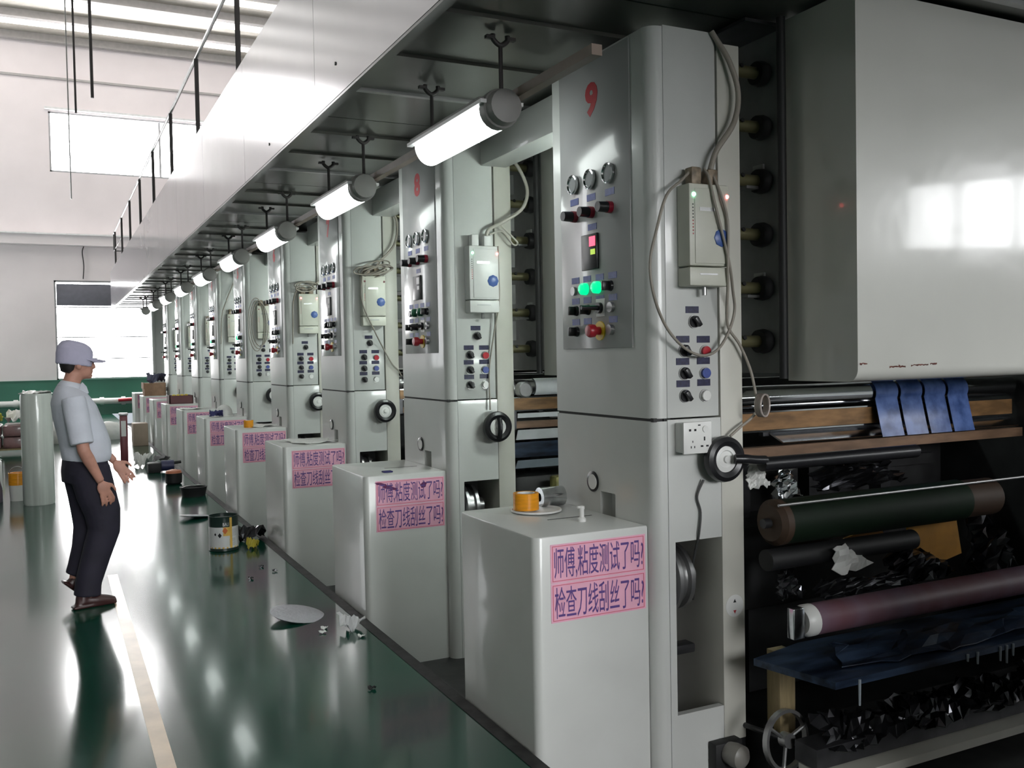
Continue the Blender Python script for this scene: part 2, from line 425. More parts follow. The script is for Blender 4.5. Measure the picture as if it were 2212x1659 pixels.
# ------------------------------------------------------------------ canopy above the row
YC0, YC1 = -3.42, 26.2
CA = thing('exhaust_canopy', 'long grey sheet-metal canopy running above the row of press units', 'canopy', (3.0, 9.2, 2.95))
seams = [YC0 + 2.19 * k for k in range(14)] + [YC1]
for a, b in zip(seams, seams[1:]):
    box('side_sheet', 1.40, 1.418, a + 0.003, b - 0.003, 2.955, 3.88, canopym, CA)
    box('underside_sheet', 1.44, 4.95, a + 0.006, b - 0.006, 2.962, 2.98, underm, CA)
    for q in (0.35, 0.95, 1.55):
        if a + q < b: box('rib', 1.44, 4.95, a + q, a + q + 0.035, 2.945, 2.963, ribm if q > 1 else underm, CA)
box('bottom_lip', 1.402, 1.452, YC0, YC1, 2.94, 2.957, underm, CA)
box('top_sheet', 1.40, 4.95, YC0, YC1, 3.88, 3.90, canopym, CA)
box('rear_sheet', 4.95, 4.97, YC0, YC1, 2.95, 3.90, canopym, CA)
box('end_sheet', 1.40, 4.95, YC1 - 0.02, YC1, 2.957, 3.88, canopym, CA)
box('end_sheet', 1.40, 4.95, YC0, YC0 + 0.02, 2.957, 3.88, canopym, CA)
for yy, zz in ((6.6, 3.06), (4.9, 3.13), (24.6, 3.5)):
    cyl('screw', (1.402, yy, zz), (1.395, yy, zz), 0.010, darkiron, CA, seg=8)
# guard rail standing on the canopy
GR = thing('guard_rail', 'thin dark guard rail with upright posts standing on the canopy edge', 'railing', (1.46, 15, 3.9))
py = [5.6 + 2.4 * k for k in range(9)]
for yy in py: cyl('post', (1.46, yy, 3.899), (1.46, yy, 4.76), 0.022, darkiron, GR, seg=8)
cyl('top_rail', (1.46, 3.0, 4.77), (1.46, py[-1] + 0.5, 4.77), 0.020, steel, GR, seg=8)
cyl('mid_rail', (1.46, py[-1] - 2.4, 4.35), (1.46, py[-1] + 0.5, 4.35), 0.014, darkiron, GR, seg=8)
cyl('end_rail', (1.46, py[-1] + 0.5, 4.35), (1.46, py[-1] + 0.5, 4.79), 0.016, darkiron, GR, seg=8)
cyl('cross_rail', (1.46, py[-1] + 0.5, 4.35), (2.5, py[-1] + 0.5, 4.35), 0.014, darkiron, GR, seg=8)
# hanging rods from the roof
for i, (x, zl, lb) in enumerate(((0.55, 6.4, 'thin dark drop rod from the roof, reaching just above the upper window'), (0.85, 6.72, 'thick dark drop rod from the roof ending in mid air by the upper window'), (0.42, 4.74, 'pale thin drop cord from the roof crossing the upper window'))):
    tag(cyl('drop_rod', (x, 20, zl), (x, 20, 11.24), (0.02, 0.03, 0.012)[i], darkiron if i < 2 else steel, seg=8, loc=(x, 20, zl)), lb, 'rod')
tag(tube('hanging_cord', [(0.95, YW - 0.03, 5.1), (0.9, YW - 0.03, 4.9), (0.93, YW - 0.03, 4.5), (0.9, YW - 0.03, 4.1)], 0.015, darkiron, loc=(0.93, YW, 4.1)), 'thin dark cord hanging on the white wall above the tall window', 'cord')
# water pipe on the far wall
WP = thing('wall_pipe', 'white water pipe with a red valve along the green wall band', 'pipe', (0, YW - 0.25, 0.38))
cyl('pipe', (-9, YW - 0.22, 0.40), (3.4, YW - 0.22, 0.40), 0.095, whitep, WP)
for x in (-1.0, 1.3, 1.9): cyl('collar', (x - 0.06, YW - 0.22, 0.40), (x + 0.06, YW - 0.22, 0.40), 0.125, whitep, WP)
cyl('valve_lever', (1.75, YW - 0.36, 0.42), (2.6, YW - 0.36, 0.46), 0.05, redp, WP)

# ------------------------------------------------------------------ press column (prototype = number 9)
U[0] = Y0
ORD = ['', 'second', 'third', 'fourth', 'fifth', 'sixth', 'seventh', 'eighth', 'ninth']
def column_label(n):
    return ('tall white press column with the red number 9 and two lit green lamps', 'tall white press column with the red number 8 and beige drive box', 'tall white press column, third in the row counting from number 9')[n] if n < 3 else 'tall white press column, %s in the row counting from number 9' % ORD[n]
PC = thing('press_column', column_label(0), 'press column', (2.4, 0.4, -0.32), 'press columns')
arc = [(2.224 - 0.054 * math.sin(a), 0.054 - 0.054 * math.cos(a)) for a in [PI / 2 * k / 8 for k in range(9)]]
prof = arc + [(2.17, 0.80), (2.235, 0.80), (2.235, 0.0)]
lc = prism('lower_cover', prof, -0.32, 1.279, white, PC, smooth=0.5)
cut(lc, 2.1, 2.23, 0.296, 0.419, 0.80, 0.949)
prism('upper_cover', prof, 1.291, 2.87, white, PC, smooth=0.5)
box('core', 2.24, 2.622, 0.36, 0.795, -0.30, 2.84, white, PC)
box('slot_back', 2.232, 2.24, 0.25, 0.46, 0.80, 1.0, darksteel, PC)
box('cover_gap', 2.176, 2.235, 0.01, 0.795, 1.277, 1.293, blackseam, PC)
box('seam_gasket', 2.221, 2.236, 0.003, 0.03, -0.32, 2.87, blackseam, PC)
fu = box('front_panel', 2.236, 2.498, -0.002, 0.03, 1.291, 2.877, white, PC, bev=0.003)
fl = box('front_panel', 2.236, 2.506, -0.002, 0.03, -0.32, 1.284, white, PC)
cut(fl, 2.268, 2.52, -0.1, 0.1, 0.061, 0.78)
box('frame_post', 2.510, 2.627, 0.0, 0.36, -0.10, 2.84, cream, PC, bev=0.004)
box('post_foot', 2.52, 2.64, 0.02, 0.34, -0.32, -0.10, darksteel, PC)
box('recess_liner', 2.237, 2.255, 0.03, 0.36, 0.0, 0.85, greyplate, PC)
box('recess_back', 2.256, 2.509, 0.335, 0.358, 0.0, 0.85, greyplate, PC)
# drive disc inside the recess
dd = lathe('drive_disc', (2.285, 0.16, 0.60), (1, 0, 0), [(0, 0.03), (0, 0.135), (0.012, 0.155), (0.03, 0.155), (0.032, 0.12), (0.075, 0.12), (0.08, 0.14), (0.10, 0.14), (0.104, 0.05), (0.17, 0.05)], steel, PC, seg=36)
for a in range(4):
    t_ = a * PI / 2 + 0.5; cyl('bolt', (2.388, 0.16 + 0.1 * math.cos(t_), 0.6 + 0.1 * math.sin(t_)), (2.405, 0.16 + 0.1 * math.cos(t_), 0.6 + 0.1 * math.sin(t_)), 0.018, darkiron, dd, seg=8)
box('drive_bracket', 2.26, 2.44, 0.10, 0.17, 0.27, 0.31, darksteel, PC, bev=0.008)
# control panel on the aisle face
CP = box('control_panel', 2.164, 2.1725, 0.138, 0.722, 1.583, 2.86, panelm, PC, bev=0.0015)
XP = 2.164
def on_panel_cyl(name, y, z, r, d, m, d0=0.0, r1=None, seg=20): return cyl(name, (XP + 0.001 - d0, y, z), (XP - d0 - d, y, z), r, m, CP, r1=r1, seg=seg)
for y in (0.594, 0.447, 0.294):
    lathe('gauge_bezel', (XP + 0.001, y, 2.332), (-1, 0, 0), [(0, 0.036), (0.006, 0.044), (0.016, 0.044), (0.018, 0.038), (0.008, 0.034)], chrome, CP, seg=28)
    on_panel_cyl('gauge_face', y, 2.332, 0.036, 0.010, glassm)
    box('label_plate', XP - 0.0015, XP + 0.001, y - 0.036, y + 0.036, 2.238, 2.268, bluep, CP)
    on_panel_cyl('knob_collar', y - 0.006, 2.186, 0.026, 0.022, darkred)
    on_panel_cyl('regulator_knob', y - 0.006, 2.186, 0.024, 0.045, blackp, d0=0.022, r1=0.022)
box('label_plate', XP - 0.0015, XP + 0.001, 0.405, 0.478, 2.108, 2.136, bluep, CP)
box('display', XP - 0.012, XP + 0.001, 0.389, 0.523, 1.933, 2.091, blackp, CP, bev=0.003)
box('display_window', XP - 0.0135, XP - 0.011, 0.400, 0.450, 2.035, 2.078, dispr, CP)
box('display_window', XP - 0.0135, XP - 0.011, 0.402, 0.440, 1.998, 2.022, dispy, CP)
for (zz, ys) in ((1.895, (0.596, 0.493, 0.386, 0.281)), (1.801, (0.596, 0.493, 0.386, 0.281)), (1.706, (0.597, 0.493, 0.281))):
    for y in ys: box('label_plate', XP - 0.0015, XP + 0.001, y - 0.033, y + 0.033, zz - 0.014, zz + 0.014, bluep, CP)
def selector(y, z, parent, plane='panel', x=None):
    if plane == 'panel':
        bm = bmesh.new(); bm_cyl(bm, (XP + 0.001, y, z), (XP - 0.012, y, z), 0.024, 0.022, 16)
        bm_box(bm, XP - 0.045, XP - 0.012, y - 0.008, y + 0.008, z - 0.02, z + 0.02, 0.003)
    return finish('selector_knob', bm, blackp, parent, smooth=0.6)
selector(0.297, 1.851, CP); selector(0.590, 1.757, CP); selector(0.487, 1.757, CP); selector(0.590, 1.662, CP)
on_panel_cyl('indicator_lamp', 0.603, 1.848, 0.020, 0.014, steel)
for y in (0.505, 0.398):
    lathe('green_lamp', (XP + 0.001, y, 1.851), (-1, 0, 0), [(0, 0.027), (0.010, 0.027), (0.024, 0.026), (0.032, 0.018), (0.034, 0.004)], ledg, CP, seg=20)
tp = box('toggle_plate', XP - 0.004, XP + 0.001, 0.345, 0.415, 1.722, 1.800, whitep, CP)
on_panel_cyl('toggle_lever', 0.380, 1.760, 0.012, 0.10, blackp, r1=0.008)
on_panel_cyl('toggle_base', 0.380, 1.760, 0.024, 0.02, blackp)
on_panel_cyl('push_button', 0.288, 1.759, 0.022, 0.016, steel); on_panel_cyl('push_button', 0.291, 1.662, 0.022, 0.02, steel)
on_panel_cyl('stop_ring', 0.386, 1.660, 0.042, 0.006, yellowp, seg=28)
lathe('stop_button', (XP, 0.386, 1.660), (-1, 0, 0), [(0.004, 0.018), (0.03, 0.018), (0.034, 0.028), (0.055, 0.030), (0.066, 0.024), (0.068, 0.004)], redp, CP, seg=20)
# switches on the front panel
def on_front_cyl(name, x, z, r, d, m, d0=0.0, r1=None, par=fu): return cyl(name, (x, -0.001 - d0, z), (x, -0.002 - d0 - d, z), r, m, par, r1=r1, seg=20)
for (x, z) in ((2.366, 1.733), (2.317, 1.612), (2.421, 1.611), (2.315, 1.521), (2.420, 1.522), (2.316, 1.430), (2.421, 1.432)):
    box('label_plate', x - 0.033, x + 0.033, -0.004, -0.001, z - 0.014, z + 0.014, navyp, fu)
for (x, z) in ((2.374, 1.684), (2.323, 1.566), (2.322, 1.473), (2.323, 1.380)):
    on_front_cyl('switch_ring', x, z, 0.028, 0.006, steel)
    bm = bmesh.new(); bm_cyl(bm, (x, -0.008, z), (x, -0.016, z), 0.025, 0.024, 18); bm_box(bm, x - 0.009, x + 0.009, -0.040, -0.014, z - 0.022, z + 0.022, 0.003)
    bmesh.ops.rotate(bm, verts=bm.verts, cent=(x, 0, z), matrix=Matrix.Rotation(-0.6, 3, 'Y'))
    finish('selector_switch', bm, blackp, fu, smooth=0.6)
for (x, z, m) in ((2.427, 1.561, redp), (2.425, 1.471, bluep), (2.424, 1.378, whitep)):
    on_front_cyl('button_ring', x, z, 0.026, 0.006, steel); on_front_cyl('push_button', x, z, 0.021, 0.014, m, d0=0.004)
# handwheel
HW = lathe('handwheel', (2.475, -0.03, 1.115), (0, -1, 0), [(0.0, 0.055), (0.0, 0.075), (0.015, 0.093), (0.03, 0.097), (0.05, 0.092), (0.058, 0.075), (0.05, 0.056)], blackp, PC, seg=40, closed=True)
lathe('hub', (2.475, -0.0, 1.115), (0, -1, 0), [(0, 0.03), (0.04, 0.03), (0.06, 0.058), (0.074, 0.054), (0.078, 0.038), (0.074, 0.034), (0.076, 0.016), (0.084, 0.014), (0.086, 0.003)], whitep, HW, seg=32)
# small dial and cable slot on the aisle face, round sticker on the post
lathe('speed_dial', (2.171, 0.477, 0.985), (-1, 0, 0), [(0, 0.046), (0.008, 0.046), (0.012, 0.04)], blackp, PC, seg=28)
cyl('dial_face', (2.171, 0.468, 0.985), (2.157, 0.468, 0.985), 0.034, whitep, PC)
rs = cyl('round_sticker', (2.571, 0.001, 0.477), (2.571, -0.0015, 0.477), 0.047, whitep, PC, seg=32)
for zz, s, m in ((0.497, 1, blackp), (0.452, -1, redink)):
    bm = bmesh.new(); vs = [bm.verts.new((2.571 + a, -0.0022, zz + b * s)) for a, b in ((-0.008, -0.006), (0.008, -0.006), (0, 0.009))]; bm.faces.new(vs)
    r = bmesh.ops.extrude_face_region(bm, geom=bm.faces[:]); bmesh.ops.translate(bm, verts=[e for e in r['geom'] if isinstance(e, bmesh.types.BMVert)], vec=(0, 0.0012, 0))
    finish('arrow', bm, m, rs)

# cover box in front of the column, with the pink notice
BX = thing('cover_box', 'white cover box before column 9, amber tape roll on its top', 'cover box', (1.9, 0.43, -0.32), 'cover boxes')
bm = bmesh.new(); bm_box(bm, 1.645, 2.168, 0.055, 0.795, -0.32, 0.852)
ve = [e for e in bm.edges if abs(e.verts[0].co.x - 1.645) < 1e-4 and abs(e.verts[1].co.x - 1.645) < 1e-4 and abs(e.verts[0].co.z - e.verts[1].co.z) > 0.5]
bmesh.ops.bevel(bm, geom=ve, offset=0.035, segments=6, affect='EDGES', profile=0.5)
te = [e for e in bm.edges if e.verts[0].co.z > 0.85 and e.verts[1].co.z > 0.85 and len(e.link_faces) == 2]
bmesh.ops.bevel(bm, geom=te, offset=0.008, segments=2, affect='EDGES', profile=0.5)
finish('body', bm, white, BX, smooth=0.6)
box('lid_slot', 1.88, 2.10, 0.376, 0.384, 0.848, 0.8528, blackseam, BX)
for (za, zb, s, zc) in ((0.666, 0.818, '师傅,粘度测试了吗?', 0.742), (0.510, 0.664, '检查刀线刮丝了吗?', 0.587)):
    sh = box('notice_sheet', 1.714, 2.156, 0.0535, 0.056, za, zb, pinkp, BX)
    text('lettering', s, (1.938, 0.0532, zc), 0.415, 0.124, 'front', purple, sh)
    for (a, b, c, d) in ((1.722, 2.148, zb - 0.009, zb - 0.0065), (1.722, 2.148, za + 0.0065, za + 0.009), (1.722, 1.7245, za + 0.0065, zb - 0.0065), (2.1455, 2.148, za + 0.0065, zb - 0.0065)):
        box('border_line', a, b, 0.0528, 0.0536, c, d, redline, sh)

# drive box (inverter) hung on the column
DB = thing('drive_box', 'beige drive box with lit green and red lamps on column 9', 'drive box', (2.396, 0.0, 1.825), 'drive boxes')
box('body', 2.296, 2.496, -0.085, -0.001, 1.905, 2.235, beigep, DB, bev=0.008)
box('lower_cover', 2.296, 2.496, -0.085, -0.001, 1.825, 1.901, beigep, DB, bev=0.008)
box('front_plate', 2.322, 2.478, -0.0885, -0.084, 1.915, 2.215, beigep, DB, bev=0.002)
kp = lathe('keypad', (2.452, -0.087, 2.020), (0, -1, 0), [(0, 0.037), (0.004, 0.037), (0.007, 0.032), (0.007, 0.004)], bluekey, DB, seg=8)
box('brand_plate', 2.345, 2.43, -0.0895, -0.088, 2.125, 2.140, steel, DB)
box('print_line', 2.345, 2.435, -0.0862, -0.0845, 1.869, 1.876, steel, DB)
for k in range(10): box('scale_mark', 2.312, 2.316, -0.0865, -0.084, 2.03 + k * 0.013, 2.036 + k * 0.013, redink if k < 5 else blackp, DB)
g1 = lathe('green_lamp', (2.318, -0.084, 2.190), (0, -1, 0), [(0, 0.009), (0.006, 0.008), (0.008, 0.003)], ledgs, DB, seg=12)
g2 = lathe('red_lamp', (2.484, -0.084, 2.188), (0, -1, 0), [(0, 0.009), (0.006, 0.008), (0.008, 0.003)], ledr, DB, seg=12)
cyl('cable_gland', (2.40, -0.04, 1.826), (2.40, -0.04, 1.79), 0.010, steel, DB)
box('connector', 2.322, 2.372, -0.07, -0.02, 2.234, 2.305, brownconn, DB, bev=0.008)
box('connector', 2.405, 2.455, -0.07, -0.02, 2.234, 2.300, brownconn, DB, bev=0.008)

# lamp under the canopy
TL = thing('tube_lamp', 'glowing tube lamp hung under the canopy beside column 9', 'lamp', (1.77, 0.0, 2.57), 'tube lamps under the canopy')
bm = bmesh.new()
sec = []
for k in range(17):
    a = PI + PI * k / 16; sec.append((0.082 * math.cos(a), 0.098 * math.sin(a)))
sec += [(0.082, 0.015), (-0.082, 0.015)]
def extr(sec, y0, y1, cx_, cz_):
    bm = bmesh.new(); A = [bm.verts.new((cx_ + x, y0, cz_ + z)) for x, z in sec]; B = [bm.verts.new((cx_ + x, y1, cz_ + z)) for x, z in sec]
    n = len(sec)
    for i in range(n): bm.faces.new([A[i], A[(i + 1) % n], B[(i + 1) % n], B[i]])
    bm.faces.new(A[::-1]); bm.faces.new(B); return bm
finish('diffuser', extr(sec, -0.40, 0.40, 1.77, 2.638), lampm, TL, smooth=0.7)
for s in (-1, 1):
    bm = bmesh.new(); bm_box(bm, 1.77 + s * 0.088 - 0.014, 1.77 + s * 0.088 + 0.014, -0.46, 0.46, 2.640, 2.656); finish('flange', bm, lampw, TL)
box('housing', 1.672, 1.868, -0.43, 0.43, 2.657, 2.672, lampg, TL, bev=0.004)
box('ballast_box', 1.73, 1.81, -0.40, 0.40, 2.672, 2.70, lampg, TL, bev=0.006)
for s in (-1, 1):
    if s < 0: lathe('end_cap', (1.77, s * 0.402, 2.625), (0, s, 0), [(0, 0.085), (0.05, 0.085), (0.055, 0.078), (0.10, 0.072), (0.11, 0.03)], lampg, TL, seg=20)
    else: lathe('lamp_holder', (1.77, s * 0.398, 2.635), (0, s, 0), [(0, 0.035), (0.03, 0.035), (0.035, 0.025), (0.05, 0.02)], lampg, TL, seg=20)
    yh = s * 0.41
    h = cyl('hanger_rod', (1.79, yh, 2.69), (1.79, yh, 2.915), 0.010, darkiron, TL, seg=8)
    tube('hook', [(1.755, yh, 2.953), (1.757, yh, 2.93), (1.79, yh, 2.908), (1.823, yh, 2.93), (1.825, yh, 2.953)], 0.012, darkiron, TL, n=4)
    for sx in (-1, 1): box('hook_foot', 1.79 + sx * 0.05 - 0.02, 1.79 + sx * 0.05 + 0.02, yh - 0.012, yh + 0.012, 2.932, 2.946, darkiron, TL)
lamp_y = [4.10, 6.10, 8.23, 10.28, 12.42, 14.58, 16.72, 18.88, 21.2]

# dryer hood over each printing station, with the roller shafts at its side
HD = thing('dryer_hood', 'large cream dryer hood with rusty lower edge beside column 9', 'dryer hood', (3.7, -0.28, 1.43), 'dryer hoods')
bm = bmesh.new(); bm_box(bm, 2.80, 4.60, -0.47, -0.09, 1.43, 2.944)
ed = [e for e in bm.edges if abs(e.verts[0].co.y + 0.47) < 1e-4 and abs(e.verts[1].co.y + 0.47) < 1e-4 and (abs(e.verts[0].co.z - 1.43) < 1e-4 and abs(e.verts[1].co.z - 1.43) < 1e-4)]
bmesh.ops.bevel(bm, geom=ed, offset=0.05, segments=6, affect='EDGES', profile=0.5)
finish('body', bm, hoodm, HD, smooth=0.5)
bm = bmesh.new(); rnd = random.Random(3)
for (xa, xb, zz) in ((2.97, 3.06, 1.488), (3.02, 3.03, 1.492), (3.09, 3.19, 1.491), (3.2, 3.24, 1.494), (2.81, 2.85, 1.503)):
    n_ = int((xb - xa) / 0.01) + 2
    top = [(xa + (xb - xa) * k / (n_ - 1), zz + rnd.uniform(-0.001, 0.003)) for k in range(n_)]
    bot = [(x, z - rnd.uniform(0.003, 0.008)) for x, z in top]
    va = [bm.verts.new((x, -0.4712, z)) for x, z in top]; vb = [bm.verts.new((x, -0.4712, z)) for x, z in bot]
    for k in range(n_ - 1): bm.faces.new([va[k], va[k + 1], vb[k + 1], vb[k]])
finish('rust_scrape', bm, mat('rust', (0.10, 0.03, 0.02), 0.8, var=0.4, scale=40), HD)
box('side_plate', 2.83, 2.85, -0.088, 0.78, 1.46, 2.93, greyplate, HD)
box('top_plate', 2.62, 2.85, -0.05, 0.78, 2.93, 2.944, darksteel, HD)
cyl('black_pipe', (2.752, -0.115, 1.44), (2.752, -0.115, 2.94), 0.019, blackr, HD, seg=12)
for k in range(5): box('web_plate', 2.66, 2.70, 0.10, 0.14, 1.655 + k * 0.235, 1.78 + k * 0.235, greyplate, HD)
for k, zz in enumerate((1.79, 2.26)):
    box('bracket', 2.70, 2.80, 0.045, 0.11, zz, zz + 0.012, steel, HD); box('bracket', 2.79, 2.80, 0.045, 0.11, zz, zz + 0.11, steel, HD)
SH = thing('guide_shaft', 'short brown guide shaft with black end disc, one of the stack beside the hood', 'shaft', (2.72, 0.06, 1.60), 'guide shafts beside the hoods')
cyl('shaft', (2.628, 0.06, 1.60), (2.832, 0.06, 1.60), 0.026, mat('olive_shaft', (0.13, 0.12, 0.06), 0.4, 0.3), SH, seg=16)
lathe('end_disc', (2.765, 0.06, 1.60), (1, 0, 0), [(0, 0.03), (0.0, 0.05), (0.03, 0.055), (0.05, 0.05), (0.052, 0.03)], blackr, SH, seg=20)
cyl('set_screw', (2.67, 0.035, 1.615), (2.67, 0.03, 1.617), 0.010, blackr, SH, seg=8)
shafts = []
for k in range(6):
    shafts.append(SH if k == 0 else copy_tree(SH))
    if k: shafts[-1].location.z += 0.232 * k
# rollers and bars under the hood
XR = 4.60
def roller(name, label, cat, y, z, r, m, x0=2.66, x1=XR, jr=0.02, group=None, capm=steel):
    t = thing(name, label, cat, (3.6, y, z - r), group)
    cyl('barrel', (x0 + 0.05, y, z), (x1, y, z), r, m, t, seg=32)
    lathe('end_ring', (x0, y, z), (1, 0, 0), [(0, jr), (0.0, r * 0.8), (0.02, r * 1.02), (0.052, r * 1.02)], capm, t, seg=28)
    cyl('journal', (x0 - 0.035, y, z), (x0 + 0.01, y, z), jr, darksteel, t, seg=14)
    return t
IR = roller('impression_roller', 'polished steel roller under the dryer hood beside column 9', 'roller', 0.20, 1.345, 0.054, chrome, group='steel rollers under the hoods')
B1 = thing('brass_bar', 'wide brown stained bar below the steel roller beside column 9', 'bar', (3.6, 0.19, 1.20), 'brown bars under the rollers')
box('bar', 2.69, XR, 0.17, 0.19, 1.198, 1.276, bronze, B1); box('edge_strip', 2.69, XR, 0.162, 0.192, 1.2775, 1.284, chrome, B1); box('edge_strip', 2.69, XR, 0.164, 0.192, 1.190, 1.1965, chrome, B1)
B2 = thing('doctor_blade', 'thin bright steel blade plate under the brown bar beside column 9', 'blade', (3.6, 0.14, 1.14), 'blade plates under the rollers')
bm = bmesh.new(); vs = [bm.verts.new(v) for v in ((2.96, 0.12, 1.142), (XR, 0.12, 1.142), (XR, 0.185, 1.188), (2.93, 0.185, 1.188))]; bm.faces.new(vs)
r = bmesh.ops.extrude_face_region(bm, geom=bm.faces[:]); bmesh.ops.translate(bm, verts=[e for e in r['geom'] if isinstance(e, bmesh.types.BMVert)], vec=(0, 0.004, -0.006))
finish('blade', bm, chrome, B2); box('clamp', 2.9, XR, 0.186, 0.215, 1.168, 1.186, darksteel, B2)
B3 = thing('lower_bar', 'narrow brown bar over the dark ink station beside column 9', 'bar', (3.6, 0.14, 1.085), 'narrow bars over the ink stations')
box('bar', 2.66, XR, 0.11, 0.15, 1.082, 1.128, mat('brown_bar', (0.17, 0.10, 0.06), 0.45, 0.2, var=0.3, scale=5, stretch=(1, 5, 5)), B3); box('end_block', 2.65, 2.69, 0.10, 0.17, 1.075, 1.20, darksteel, B3)
# inky press body that carries the rollers
IB = thing('bulkhead', 'dark inky bulkhead behind the rollers of column 9', 'bulkhead', (3.6, 0.66, -0.32), 'bulkheads')
box('plate', 2.63, 4.6, 0.62, 0.70, -0.32, 1.42, inkbody, IB); box('stiffener', 2.9, 4.5, 0.59, 0.62, 0.9, 0.96, inkbody, IB)
IC = thing('end_frame_plate', 'dark drive-side frame at the far ends of the rollers of column 9', 'frame', (4.70, 0.16, -0.32), 'drive-side frames')
box('frame_plate', 4.64, 4.75, -0.45, 0.78, -0.32, 2.93, inkbody, IC); box('frame_foot', 4.64, 4.85, -0.45, 0.78, -0.32, -0.22, inkbody, IC)
IT = thing('ink_trough', 'dark ink trough behind the green roller of column 9', 'trough', (3.6, 0.42, -0.05), 'ink troughs')
box('trough', 2.75, 4.55, 0.25, 0.58, 0.35, 0.75, inkbody, IT, bev=0.03); box('pedestal', 2.9, 4.5, 0.3, 0.55, -0.05, 0.36, inkbody, IT)
for x in (2.95, 3.4, 3.9): box('stay', x, x + 0.07, 0.42, 0.50, 0.75, 1.08, darksteel, IT)
IP = thing('base_pan', 'dark oily base pan under the ink station of column 9', 'pan', (3.6, 0.26, -0.32), 'base pans')
box('pan', 2.66, 4.6, -0.10, 0.60, -0.32, -0.06, inkbody, IP); box('pan_lip', 2.66, 4.6, -0.10, -0.07, -0.06, -0.03, inkbody, IP)
# added fill tubes, hidden behind each column, brighten the next column front and rollers
IL = thing('hidden_fill_tube', 'added slim fill tube on an arm hidden behind column 9', 'fill lamp', (2.95, 1.05, 2.25), 'added fill tubes behind the columns')
cyl('tube', (2.74, 1.10, 2.30), (3.30, 1.10, 2.30), 0.019, filltubem, IL, seg=12)
box('reflector', 2.72, 3.32, 1.055, 1.068, 2.26, 2.34, lampg, IL); box('arm', 2.56, 2.72, 1.05, 1.07, 2.28, 2.32, darkiron, IL); box('arm', 2.54, 2.58, 0.80, 1.07, 2.28, 2.32, darkiron, IL)
cyl('low_fill_tube', (2.74, 1.05, 1.22), (3.25, 1.05, 1.22), 0.016, mat('low_fill_glow', (0.9, 0.9, 0.9), 0.4, emit=(0.92, 1.0, 0.97), es=70.0), IL, seg=12)
box('low_reflector', 2.72, 3.27, 1.008, 1.02, 1.19, 1.25, lampg, IL); box('stem', 2.64, 2.66, 1.04, 1.06, 1.20, 2.32, darkiron, IL); box('low_arm', 2.64, 2.73, 1.01, 1.06, 1.205, 1.235, darkiron, IL); box('low_bracket', 2.73, 2.74, 1.015, 1.055, 1.205, 1.235, lampg, IL)
for x in (2.725, 3.30): cyl('lamp_holder', (x - 0.005, 1.10, 2.30), (x + 0.02, 1.10, 2.30), 0.026, lampg, IL, seg=12)
for x in (2.73, 3.305): box('holder_bracket', x, x + 0.01, 1.06, 1.10, 2.29, 2.31, lampg, IL)
# tie beam at the top between columns
TB = thing('tie_beam', 'pale grey tie beam at column tops between numbers 9 and 8', 'beam', (2.51, 0.81, 2.72), 'tie beams between the column tops')
box('beam', 2.42, 2.60, 0.802, P - 0.002, 2.74, 2.94, white, TB, bev=0.006); box('end_plate', 2.40, 2.615, 0.797, 0.815, 2.70, 2.945, white, TB)

LEV = ['lowest', 'second lowest', 'third lowest', 'third highest', 'second highest', 'topmost']
# ---- copies along the row
cols, boxes, drives, hoods = [PC], [BX], [DB], [HD]
for n in range(1, 9):
    cols.append(copy_tree(PC, P * n)); cols[-1]['label'] = column_label(n)
    b = copy_tree(BX, P * n); boxes.append(b)
    b['label'] = 'white cover box with pink notice before the %s column from number 9' % ORD[n]
    d = copy_tree(DB, P * n); drives.append(d)
for n in range(1, 9): drives[n]['label'] = ('', 'clean white drive box with blue keypad on column 8', 'yellowed drive box without lit lamps, cable coil on its top', 'yellowed drive box with two lit red lamps')[n] if n < 4 else 'drive box with a lit red lamp on the %s column from number 9' % ORD[n]
for n in range(1, 4):
    for src, nm in ((HD, 'cream dryer hood glimpsed behind column %d'), (IR, 'polished steel roller seen between columns, on station %d'), (B1, 'wide brown bar below the steel roller on station %d'), (B2, 'bright blade plate under the brown bar on station %d'), (B3, 'narrow brown bar over the ink station of station %d'), (IB, ''), (IC, ''), (IT, ''), (IP, '')):
        c = copy_tree(src, P * n)
        lbls = ORD[n] + ' station counting from column 9'
        c['label'] = {'dryer hood': 'cream dryer hood on the ' + lbls, 'roller': 'polished steel roller on the ' + lbls, 'bar': ('wide brown stained bar on the ' if src is B1 else 'narrow brown bar on the ') + lbls, 'blade': 'bright steel blade plate on the ' + lbls, 'bulkhead': 'dark inky bulkhead on the ' + lbls, 'frame': 'dark drive-side frame on the ' + lbls, 'trough': 'dark ink trough on the ' + lbls, 'pan': 'dark oily base pan on the ' + lbls}[src['category']]
    for k, s in enumerate(shafts):
        c = copy_tree(s, P * n); c['label'] = '%s guide shaft with black end disc on the %s station from column 9' % (LEV[k], ORD[n])
for k, s in enumerate(shafts): s['label'] = '%s guide shaft with black end disc between column 9 and the hood' % LEV[k]
for n in range(1, 8):
    c = copy_tree(IL, P * n); c['label'] = 'added slim fill tube on an arm hidden behind the %s column from number 9' % ORD[n]
for n in range(1, 9):
    c = copy_tree(TB, P * n); c['label'] = 'pale grey tie beam behind the %s column from number 9, at its top' % ORD[n]
for n, yy in enumerate(lamp_y):
    t_ = TL if n == 0 else copy_tree(TL)
    t_.location.y = yy
    if n: t_['label'] = 'glowing tube lamp under the canopy, %s in line from column 9' % ORD[n]
